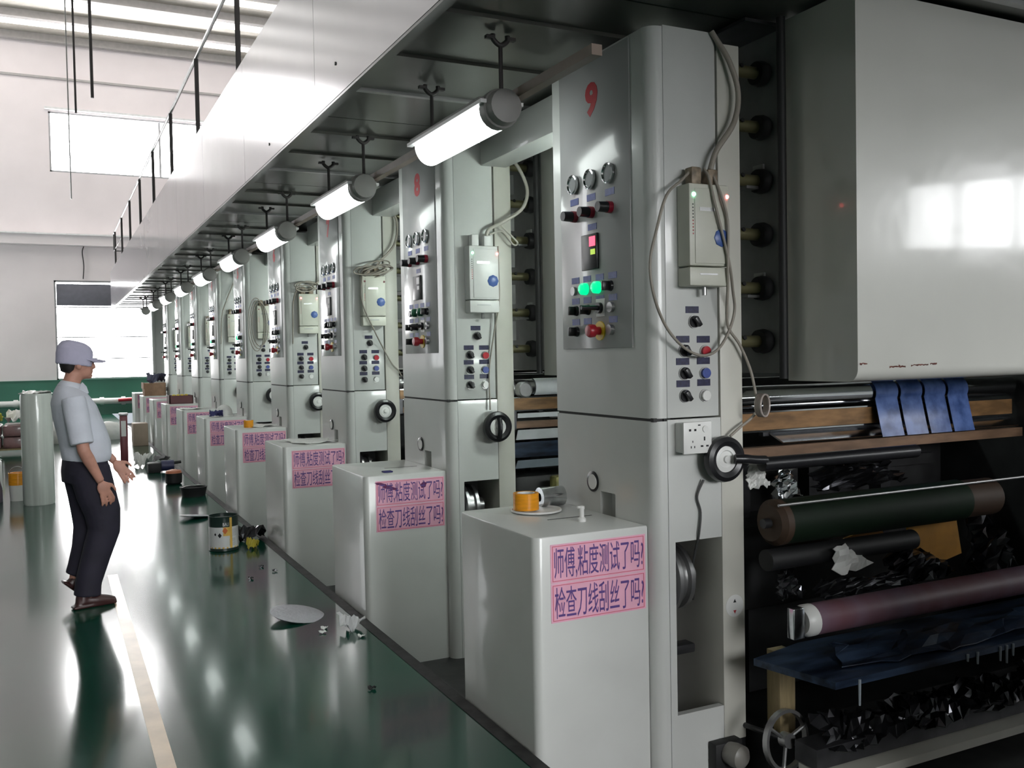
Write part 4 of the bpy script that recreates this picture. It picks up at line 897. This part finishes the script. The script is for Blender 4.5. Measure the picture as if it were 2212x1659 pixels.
# ------------------------------------------------------------------ things on the floor
def tin(x, y, h, r):
    t = thing('ink_tin', 'white and black printed ink tin with amber drips on the green floor', 'tin', (x, y, 0), None)
    lathe('body', (x, y, 0.0), (0, 0, 1), [(0.0, r * 0.97), (0.005, r * 1.01), (0.012, r), (h * 0.30 - 0.06, r)], canblack, t, seg=40)
    lathe('label_band', (x, y, 0.0), (0, 0, 1), [(h * 0.30 - 0.06, r), (h * 0.70, r)], canwhite, t, seg=40)
    lathe('top_band', (x, y, 0.0), (0, 0, 1), [(h * 0.70, r), (h - 0.01, r), (h, r * 1.02), (h, r * 0.96), (h - 0.03, r * 0.955)], canblack, t, seg=40)
    cyl('lid', (x, y, h - 0.035), (x, y, h - 0.028), r * 0.955, steel, t, seg=32)
    # direction facing the aisle / camera side
    def patch(name, a0, a1, z0, z1, m, rr=1.004):
        bm = bmesh.new(); n = 8; A = []; B = []
        for i in range(n + 1):
            a = a0 + (a1 - a0) * i / n; A.append(bm.verts.new((x + r * rr * math.cos(a), y + r * rr * math.sin(a), z0))); B.append(bm.verts.new((x + r * rr * math.cos(a), y + r * rr * math.sin(a), z1)))
        for i in range(n): bm.faces.new([A[i], A[i + 1], B[i + 1], B[i]])
        return finish(name, bm, m, t, smooth=1.0)
    patch('amber_stain', -1.75, -1.25, h * 0.45, h * 0.70, mat('amber_stain', (0.72, 0.45, 0.10), 0.4, var=0.2))
    patch('amber_stain', -1.30, -1.12, h * 0.10, h * 0.97, MATS['amber_stain'], 1.006)
    patch('base_stripe', -2.9, -0.6, h * 0.09, h * 0.13, MATS['amber_stain'], 1.005)
    for (a, z, s, m) in ((-1.62, h * 0.60, 0.022, mat('hazard_red', (0.55, 0.12, 0.02), 0.5)), (-1.98, h * 0.47, 0.016, blackp), (-2.30, h * 0.50, 0.010, blackp)):
        ca, sa = math.cos(a), math.sin(a); bm = bmesh.new(); c_ = Vector((x + r * 1.008 * ca, y + r * 1.008 * sa, z)); tx = Vector((-sa, ca, 0))
        bm.faces.new([bm.verts.new(c_ + v) for v in (tx * s, Vector((0, 0, s * 1.3)), -tx * s, Vector((0, 0, -s * 1.3)))])
        finish('hazard_mark', bm, m, t)
    for k in range(7): patch('print_line', -1.35, -0.85, h * (0.17 + 0.03 * k), h * (0.178 + 0.03 * k), mat('print_grey', (0.25, 0.25, 0.27), 0.5), 1.004)
    for k in range(6): patch('print_line', -1.10, -0.75, h * (0.44 + 0.035 * k), h * (0.448 + 0.035 * k), MATS['print_grey'], 1.004)
    vs, fs = text_bm('BAU'); xs = [v.x for v in vs]; wd = max(xs)
    bm = bmesh.new(); V = []
    for v in vs:
        a = -1.78 + (v.x / wd) * 0.42; V.append(bm.verts.new((x + r * 1.006 * math.cos(a), y + r * 1.006 * math.sin(a), h * 0.735 + v.y * 0.04)))
    for f in fs: bm.faces.new([V[i] for i in f])
    finish('lettering', bm, canwhite, t)
    return t
tin(1.225, 7.95, 0.285, 0.118)
tag(lathe('foil_disc', (1.28, 5.60, 0.012), (0.15, -0.1, 1), [(0, 0.02), (0.004, 0.155), (0.012, 0.165), (0.016, 0.15), (0.014, 0.02)], silverplate, seg=28, loc=(1.28, 5.6, 0)), 'silver paste disc lying flat on the green floor', 'disc')
tag(crumple('plastic_cup', (1.50, 5.20, 0.045), 0.13, 0.11, 0.018, mat('clear_plastic', (0.55, 0.55, 0.56), 0.2), nu=9, nv=8, rot=(0.2, 0.1, 0.4), seed=50, loc=(1.5, 5.2, 0)), 'crushed clear plastic cup on the floor beside the dark floor edge', 'cup')
for i, (x, y) in enumerate(((1.36, 5.28), (1.50, 5.02), (1.33, 5.55 - 0.35), (1.42, 6.9), (1.22, 6.75), (1.36, 7.1), (1.30, 4.2))):
    tag(crumple('litter_scrap', (x, y, 0.008), 0.035, 0.025, 0.004, paperm if i < 3 else darkfoil, nu=4, nv=4, seed=60 + i, loc=(x, y, 0)), ('tiny pale litter scrap near the crushed cup' if i < 3 else 'tiny dark litter scrap on the green floor before the boxes'), 'scrap', 'litter scraps on the floor')
tag(lathe('foil_disc', (1.22, 9.7, 0.012), (0.1, 0.1, 1), [(0, 0.02), (0.004, 0.135), (0.012, 0.145), (0.016, 0.13), (0.014, 0.02)], silverplate, seg=28, loc=(1.22, 9.7, 0)), 'small silver disc on the floor behind the ink tin', 'disc')
tag(crumple('yellow_scrap', (1.44, 7.85, 0.04), 0.09, 0.09, 0.022, mat('yellow_wrapper', (0.50, 0.42, 0.05), 0.5), nu=7, nv=7, seed=70, loc=(1.44, 7.85, 0)), 'crumpled yellow wrapper between the tin and the boxes', 'wrapper')
tag(crumple('dark_bag', (1.50, 8.25, 0.06), 0.22, 0.18, 0.03, darkfoil, nu=9, nv=9, seed=71, loc=(1.5, 8.25, 0)), 'dark shiny bag behind the ink tin at the boxes', 'bag')
PMP = thing('floor_pump', 'small black pump unit on the floor before a far box', 'pump', (1.31, 14.0, 0))
box('body', 1.15, 1.32, 13.9, 14.12, 0.0, 0.14, blackr, PMP, bev=0.02); cyl('motor', (1.33, 14.0, 0.09), (1.50, 14.0, 0.09), 0.075, mat('navy_motor', (0.03, 0.03, 0.09), 0.4), PMP); cyl('spout', (1.5, 14.0, 0.12), (1.60, 14.0, 0.13), 0.02, blackr, PMP)
OC = thing('orange_lid_pot', 'small black pot with orange lid on the floor before the boxes', 'pot', (1.34, 12.55, 0))
lathe('pot', (1.34, 12.55, 0), (0, 0, 1), [(0, 0.08), (0.02, 0.10), (0.14, 0.105), (0.14, 0.05)], blackr, OC, seg=20); lathe('lid', (1.34, 12.55, 0.141), (0, 0, 1), [(0, 0.10), (0.03, 0.09), (0.045, 0.03)], mat('salmon_lid', (0.62, 0.22, 0.12), 0.5), OC, seg=20)
TRG = thing('ink_bucket', 'low black ink bucket lying at the dark floor edge', 'bucket', (1.42, 11.3, 0))
lathe('bucket', (1.42, 11.3, 0), (0, 0, 1), [(0, 0.13), (0.10, 0.15), (0.11, 0.155), (0.11, 0.14), (0.04, 0.12)], blackr, TRG, seg=20); tube('bail', [(1.28, 11.3, 0.10), (1.34, 11.2, 0.13), (1.42, 11.15, 0.14), (1.50, 11.2, 0.13), (1.56, 11.3, 0.10)], 0.006, steel, TRG)
tag(crumple('white_cloth', (1.18, 15.0, 0.10), 0.25, 0.3, 0.05, sackm, nu=9, nv=9, seed=72, loc=(1.18, 15, 0)), 'white cloth heap on the floor before the far boxes', 'cloth')
tag(crumple('grey_rag', (1.40, 15.4, 0.06), 0.35, 0.25, 0.03, mat('grey_rag', (0.2, 0.19, 0.2), 0.8), nu=9, nv=9, seed=73, loc=(1.4, 15.4, 0)), 'grey rag on the floor at the far boxes', 'rag')
# red hydrant post and crate
RP = thing('fire_post', 'dark red fire post with pale label in the far aisle', 'post', (0.95, 15.6, 0))
box('post', 0.90, 1.01, 15.55, 15.66, 0.0, 0.74, mat('dark_red_paint', (0.16, 0.03, 0.04), 0.4), RP, bev=0.012); box('label', 0.915, 0.985, 15.543, 15.551, 0.42, 0.66, whitep, RP); box('cap', 0.89, 1.02, 15.54, 15.67, 0.74, 0.78, steel, RP, bev=0.01)
tag(box('wood_crate', 1.30, 1.56, 18.6, 19.0, 0.0, 0.42, mat('tan_crate', (0.34, 0.26, 0.20), 0.6), bev=0.01, loc=(1.43, 18.8, 0)), 'plain tan crate at the far end of the boxes', 'crate')
# clear film roll standing on end
FR = thing('film_roll', 'tall upright roll of clear film wrapped in plastic, left of the man', 'film roll', (-0.18, 11.65, 0))
lathe('film', (-0.18, 11.65, 0), (0, 0, 1), [(0, 0.05), (0, 0.155), (0.02, 0.162), (0.6, 0.163), (1.20, 0.162), (1.235, 0.155), (1.235, 0.05)], filmroll, FR, seg=40, closed=True)
cyl('core', (-0.18, 11.65, 0.0), (-0.18, 11.65, 1.25), 0.048, cardm, FR)
crumple('plastic_frill', (-0.18, 11.65, 1.245), 0.30, 0.30, 0.010, mat('film_frill', (0.75, 0.76, 0.74), 0.25), FR, nu=10, nv=10, seed=80)
# packages on a pallet
PL = thing('pallet', 'wooden pallet under the wrapped packages by the far wall', 'pallet', (-1.3, 18.4, 0))
for k in range(5): box('board', -2.2, -0.35, 18.0 + k * 0.22, 18.16 + k * 0.22, 0.10, 0.125, woodm, PL)
for x in (-2.2, -1.35, -0.5): box('bearer', x, x + 0.12, 18.0, 19.06, 0.0, 0.10, woodm, PL)
for i in range(4):
    for j in range(2):
        x0 = -2.15 + i * 0.45
        tag(box('package', x0, x0 + 0.42, 18.05, 18.95, 0.126 + j * 0.20, 0.32 + j * 0.20, mat('brown_wrap', (0.20, 0.11, 0.11), 0.35, var=0.4, scale=6, coat=0.3), bev=0.03, loc=(x0, 18.5, 0.126 + j * .2)), 'brown plastic-wrapped package in the %s layer on the pallet' % ('bottom', 'top')[j], 'package', 'packages on the pallet')
for i in range(4):
    x0 = -2.12 + i * 0.46
    tag(crumple('white_bundle', (x0 + 0.18, 18.5, 0.66), 0.38, 0.6, 0.05, sackm if i != 2 else mat('yellow_film', (0.70, 0.72, 0.10), 0.4), nu=9, nv=9, seed=90 + i, loc=(x0 + .18, 18.5, 0.53)), 'yellow film bundle on the wrapped packages' if i == 2 else 'white film bundle lying on the wrapped packages', 'bundle', None if i == 2 else 'white bundles on the packages')
for i, (x, y, s) in enumerate(((0.25, 20.5, 0.5), (0.98, 20.8, 0.36))):
    tag(lathe('white_sack', (x, y, 0), (0, 0, 1), [(0, s * 0.75), (0.1, s * 0.85), (s * 0.6, s * 0.8), (s * 0.9, s * 0.5), (s, s * 0.1)], sackm, seg=20, loc=(x, y, 0)), ('wide white sack on the floor near the far wall' if i == 0 else 'narrow white sack beside the wide one near the far wall'), 'sack')
# bag, amber tape and cup at the left edge
tag(lathe('dark_sack', (-0.80, 12.10, 0), (0.25, 0, 1), [(0, 0.20), (0.05, 0.24), (0.20, 0.20), (0.35, 0.12), (0.42, 0.03)], mat('purple_grey_sack', (0.10, 0.08, 0.11), 0.6, var=0.4, bump=0.6), seg=18, loc=(-0.80, 12.10, 0)), 'slumped dark purple-grey sack beside the amber-banded pail', 'sack')
PA = thing('pail', 'white pail with a broad amber band on the floor, left of the man', 'pail', (-0.40, 12.1, 0))
lathe('body', (-0.40, 12.1, 0), (0, 0, 1), [(0, 0.085), (0.18, 0.095)], whitep, PA, seg=24); lathe('amber_band', (-0.40, 12.1, 0.18), (0, 0, 1), [(0, 0.097), (0.14, 0.10), (0.14, 0.08), (0.04, 0.07)], orangetape, PA, seg=24); tube('bail', [(-0.49, 12.1, 0.30), (-0.46, 12.02, 0.37), (-0.40, 11.98, 0.40), (-0.34, 12.02, 0.37), (-0.31, 12.1, 0.30)], 0.005, steel, PA)
tag(crumple('white_wrap', (-0.97, 12.82, 0.45), 0.7, 0.5, 0.02, sackm, nu=9, nv=9, seed=99, loc=(-0.85, 12.6, 0.38)), 'white plastic wrap lying over the carton by the sack', 'wrap')
tag(box('carton', -1.35, -0.60, 12.55, 13.1, 0.0, 0.385, sackm, bev=0.02, loc=(-.85, 12.6, 0)), 'white-wrapped carton behind the dark sack', 'carton')

# ------------------------------------------------------------------ the man
def loft(bm, rings, seg=18):
    """rings: (centre, half-depth along fwd, half-width along side, tilt vector or None)"""
    R = []
    n = len(rings)
    for i, (c, a, b) in enumerate(rings):
        c = Vector(c)
        d = Vector(rings[min(i + 1, n - 1)][0]) - Vector(rings[max(i - 1, 0)][0])
        d.normalize()
        f = Vector((1, 0, 0)); f = f - d * f.dot(d)
        if f.length < 0.25: f = Vector((0, 0, 1)) - d * d.z
        f.normalize(); s = d.cross(f)
        R.append([bm.verts.new(c + f * a * math.cos(2 * PI * k / seg) + s * b * math.sin(2 * PI * k / seg)) for k in range(seg)])
    for A, B in zip(R, R[1:]):
        for k in range(seg): bm.faces.new([A[k], A[(k + 1) % seg], B[(k + 1) % seg], B[k]])
    bm.faces.new(R[0][::-1]); bm.faces.new(R[-1])
def blob(bm, c, rx, ry, rz, rot=None):
    t = bmesh.new(); bmesh.ops.create_uvsphere(t, u_segments=20, v_segments=12, radius=1)
    for v in t.verts:
        p = Vector((v.co.x * rx, v.co.y * ry, v.co.z * rz))
        if rot: p = rot @ p
        v.co = Vector(c) + p
    merge(bm, t)
def remeshed(name, bm, m, parent, vox, smooth_it=4, mats=None):
    bmesh.ops.recalc_face_normals(bm, faces=bm.faces)
    me = bpy.data.meshes.new('t'); bm.to_mesh(me); bm.free()
    o = bpy.data.objects.new('t', me); link(o)
    md = o.modifiers.new('r', 'REMESH'); md.mode = 'VOXEL'; md.voxel_size = vox
    if smooth_it:
        ms = o.modifiers.new('s', 'SMOOTH'); ms.iterations = smooth_it; ms.factor = 0.5
    bpy.context.view_layer.update()
    dg = bpy.context.evaluated_depsgraph_get()
    nm = bpy.data.meshes.new_from_object(o.evaluated_get(dg))
    bpy.data.objects.remove(o)
    for p in nm.polygons: p.use_smooth = True
    nm.materials.clear(); nm.materials.append(m)
    r = bpy.data.objects.new(name, nm); link(r); r.parent = parent
    return r
MAN = thing('person', 'man in white short-sleeved shirt, dark trousers and lilac cap walking', 'person', (0.17, 6.62, 0))
MAN.rotation_euler.z = math.radians(14)
# local frame: x forward, y left, z up ; feet at z 0
BASE[MAN.name] = Vector((0, 0, 0))
b = bmesh.new()
# torso (under the clothes), neck, head
loft(b, [((-0.01, 0, 0.84), .09, .13), ((0.0, 0, 0.95), .10, .14), ((-0.02, 0, 1.10), .10, .14), ((-0.06, 0, 1.25), .10, .155), ((-0.09, 0, 1.35), .08, .15), ((-0.085, 0, 1.40), .055, .07), ((-0.065, 0, 1.45), .052, .054), ((-0.045, 0, 1.50), .055, .055)])
blob(b, (-0.035, 0, 1.575), .094, .074, .105)
blob(b, (-0.005, 0, 1.515), .066, .056, .060)      # jaw
blob(b, (0.035, 0, 1.478), .026, .026, .020)       # chin
loft(b, [((0.045, 0, 1.575), .010, .008), ((0.066, 0, 1.548), .014, .011), ((0.072, 0, 1.535), .014, .015), ((0.055, 0, 1.526), .012, .013)], 10)  # nose
blob(b, (0.052, 0, 1.504), .014, .024, .010)       # lips
for s in (-1, 1):
    blob(b, (-0.042, s * 0.077, 1.548), .018, .009, .031)    # ears
    blob(b, (0.043, s * 0.03, 1.578), .014, .018, .008)      # brow
def arm(sh, el, wr, side, fr):
    sh, el, wr = Vector(sh), Vector(el), Vector(wr)
    loft(b, [(sh, .05, .05), (sh.lerp(el, .35), .046, .046), (sh.lerp(el, .8), .040, .040), (el, .038, .038), (el.lerp(wr, .25), .039, .037), (el.lerp(wr, .7), .030, .028), (wr, .025, .022)], 14)
    d = (wr - el).normalized(); d = (d + Vector((0.0, 0, -0.25))).normalized()
    n = Vector((0, 1, 0)); up = d.cross(n).normalized()         # up = back/thumb side in the sagittal plane
    if up.x < 0: up = -up
    palm = wr + d * 0.055
    t = bmesh.new(); bmesh.ops.create_uvsphere(t, u_segments=16, v_segments=10, radius=1)
    for v in t.verts: v.co = palm + d * (v.co.x * .055) + up * (v.co.y * .040) + n * (v.co.z * .016)
    merge(b, t)
    for q, ln in ((-.030, .060), (-.011, .074), (.010, .078), (.029, .070)):
        p0 = palm + d * 0.03 + up * q; p1 = palm + d * (0.05 + ln * .45) + up * q * 1.25 + n * (-0.006 * side); d2 = (d + n * (-.5 * side) + Vector((-0.2, 0, -0.2)) * fr).normalized(); p2 = p1 + d2 * ln * .35; p3 = p2 + (d2 + n * (-.5 * side)).normalized() * ln * .25
        bm_tube(b, [p0, p1, p2, p3], [.0095, .0092, .0085, .007], 8)
    p0 = wr + d * 0.03 + up * .022; p1 = p0 + (d * .6 + up * .8).normalized() * .038; p2 = p1 + (d * .95 + up * .3).normalized() * .03; p3 = p2 + d * .02
    bm_tube(b, [p0, p1, p2, p3], [.013, .011, .010, .008], 8)
arm((-0.11, -0.185, 1.335), (-0.075, -0.245, 1.015), (0.025, -0.22, 0.815), -1, 1)
arm((-0.08, 0.185, 1.335), (0.075, 0.235, 1.07), (0.235, 0.18, 0.895), 1, 1)
# legs inside the trousers, feet inside the shoes
loft(b, [((-0.01, -0.085, 0.90), .08, .08), ((0.06, -0.09, 0.62), .07, .068), ((0.085, -0.09, 0.48), .055, .055), ((0.02, -0.09, 0.28), .05, .05), ((-0.04, -0.09, 0.10), .036, .036), ((-0.02, -0.09, 0.06), .05, .036)])
loft(b, [((-0.01, 0.085, 0.90), .08, .08), ((0.04, 0.09, 0.62), .07, .068), ((0.05, 0.09, 0.48), .055, .055), ((0.0, 0.09, 0.32), .05, .05), ((-0.055, 0.09, 0.20), .036, .036), ((-0.06, 0.09, 0.15), .04, .036)])
remeshed('body', b, skin, MAN, 0.006, 3)
b = bmesh.new()   # shirt
loft(b, [((0.01, 0, 0.925), .135, .165), ((0.01, 0, 0.96), .148, .180), ((0.005, 0, 1.03), .150, .182), ((-0.02, 0, 1.13), .142, .185), ((-0.055, 0, 1.25), .132, .195), ((-0.085, 0, 1.335), .108, .190), ((-0.095, 0, 1.385), .078, .125), ((-0.088, 0, 1.415), .064, .075)], 24)
for s, sh, el, k in ((-1, (-0.105, -0.165, 1.345), (-0.078, -0.243, 1.03), .78), (1, (-0.08, 0.165, 1.345), (0.07, 0.233, 1.08), .78)):
    sh, el = Vector(sh), Vector(el)
    loft(b, [(sh, .070, .070), (sh.lerp(el, .3), .072, .068), (sh.lerp(el, .65), .070, .066), (sh.lerp(el, .92), .070, .067)], 18)
SHR = remeshed('shirt', b, shirt, MAN, 0.009, 4)
b = bmesh.new()   # collar
for (r0, r1, z0, z1, dx) in ((.070, .062, 1.395, 1.435, -0.080),):
    bm_lathe(b, (dx, 0, z0), (0.25, 0, 1), [(0, .066), (0.012, .078), (0.045, .062), (0.047, .056), (0.01, .058)], 28)
for s in (-1, 1):
    vs = [b.verts.new(v) for v in ((-0.02, s * .045, 1.435), (0.012, s * .018, 1.405), (0.012, s * .062, 1.365), (-0.045, s * .075, 1.39))]
    f = b.faces.new(vs); r = bmesh.ops.extrude_face_region(b, geom=[f]); bmesh.ops.translate(b, verts=[e for e in r['geom'] if isinstance(e, bmesh.types.BMVert)], vec=(0.006, 0, 0.004))
finish('collar', b, shirt, SHR, smooth=0.8)
b = bmesh.new()   # trousers
loft(b, [((0.005, 0, 0.985), .128, .155), ((0.0, 0, 0.93), .135, .165), ((-0.01, 0, 0.86), .135, .175), ((-0.01, 0, 0.80), .13, .17)], 24)
loft(b, [((0.0, -0.085, 0.88), .125, .095), ((0.035, -0.09, 0.72), .122, .095), ((0.07, -0.09, 0.60), .112, .09), ((0.075, -0.09, 0.48), .100, .085), ((0.02, -0.09, 0.32), .088, .08), ((-0.03, -0.09, 0.16), .080, .076), ((-0.04, -0.09, 0.075), .082, .076)])
loft(b, [((0.0, 0.085, 0.88), .125, .095), ((0.025, 0.09, 0.72), .118, .095), ((0.05, 0.09, 0.60), .125, .09), ((0.055, 0.09, 0.48), .118, .085), ((0.02, 0.09, 0.34), .100, .078), ((-0.03, 0.09, 0.22), .080, .072), ((-0.055, 0.09, 0.17), .072, .07)])
TRS = remeshed('trousers', b, navy, MAN, 0.009, 4)
bm = bmesh.new(); bm_lathe(bm, (0.006, 0, 0.955), (0, 0, 1), [(0, .150), (0.0, .156), (0.034, .156), (0.034, .150)], 28, True)
for v in bm.verts: v.co.x = 0.006 + (v.co.x - 0.006) * .86; v.co.y *= 1.0
finish('belt', bm, blackr, TRS, smooth=0.6)
for side, (hx, hz, pitch) in ((-1, (-0.105, 0.0, 0.0)), (1, (-0.125, 0.125, 0.75))):
    b = bmesh.new(); y = side * 0.09; R = Matrix.Rotation(pitch, 3, 'Y')
    def q(p): return Vector((hx, y, hz)) + R @ Vector(p)
    t = bmesh.new()
    loft(t, [((0.0, 0, 0.04), .035, .034), ((0.05, 0, 0.045), .044, .040), ((0.12, 0, 0.040), .038, .046), ((0.19, 0, 0.030), .028, .046), ((0.235, 0, 0.022), .018, .034)], 18)
    loft(t, [((0.04, 0, 0.03), .05, .042), ((0.045, 0, 0.10), .045, .040)], 16)
    bm_box(t, -0.03, 0.24, -0.042, 0.042, 0.0, 0.022, 0.01)
    for v in t.verts:
        v.co.z = max(v.co.z, 0.0); v.co = q(v.co)
    merge(b, t); remeshed('shoe', b, shoem, MAN, 0.008, 3)
b = bmesh.new()   # cap
loft(b, [((-0.052, 0, 1.548), .108, .088), ((-0.047, 0, 1.585), .110, .090), ((-0.044, 0, 1.62), .112, .092), ((-0.040, 0, 1.655), .108, .088), ((-0.032, 0, 1.685), .088, .074), ((-0.028, 0, 1.70), .05, .045)], 24)
CAP = remeshed('cap', b, capm, MAN, 0.007, 3)
bm = bmesh.new(); n = 12; T = []; B_ = []
for i in range(n + 1):
    a = -1.15 + 2.3 * i / n
    pin = Vector((-0.045 + .108 * math.cos(a), .088 * math.sin(a), 1.592)); pout = Vector((0.062 + .082 * math.cos(a * 1.2), .085 * math.sin(a), 1.576 - 0.012 * abs(math.sin(a))))
    T.append((bm.verts.new(pin), bm.verts.new(pout))); B_.append((bm.verts.new(pin - Vector((0, 0, .006))), bm.verts.new(pout - Vector((0, 0, .006)))))
for i in range(n):
    bm.faces.new([T[i][0], T[i + 1][0], T[i + 1][1], T[i][1]]); bm.faces.new([B_[i][0], B_[i][1], B_[i + 1][1], B_[i + 1][0]]); bm.faces.new([T[i][1], T[i + 1][1], B_[i + 1][1], B_[i][1]]); bm.faces.new([T[i][0], B_[i][0], B_[i + 1][0], T[i + 1][0]])
bm.faces.new([T[0][0], T[0][1], B_[0][1], B_[0][0]]); bm.faces.new([T[n][1], T[n][0], B_[n][0], B_[n][1]])
finish('brim', bm, capm, CAP, smooth=0.8)
bm = bmesh.new(); loft(bm, [((-0.105, 0, 1.505), .026, .050), ((-0.092, 0, 1.53), .046, .070), ((-0.082, 0, 1.56), .062, .077)], 20)
finish('hair', bm, hairm, MAN, smooth=1.0)
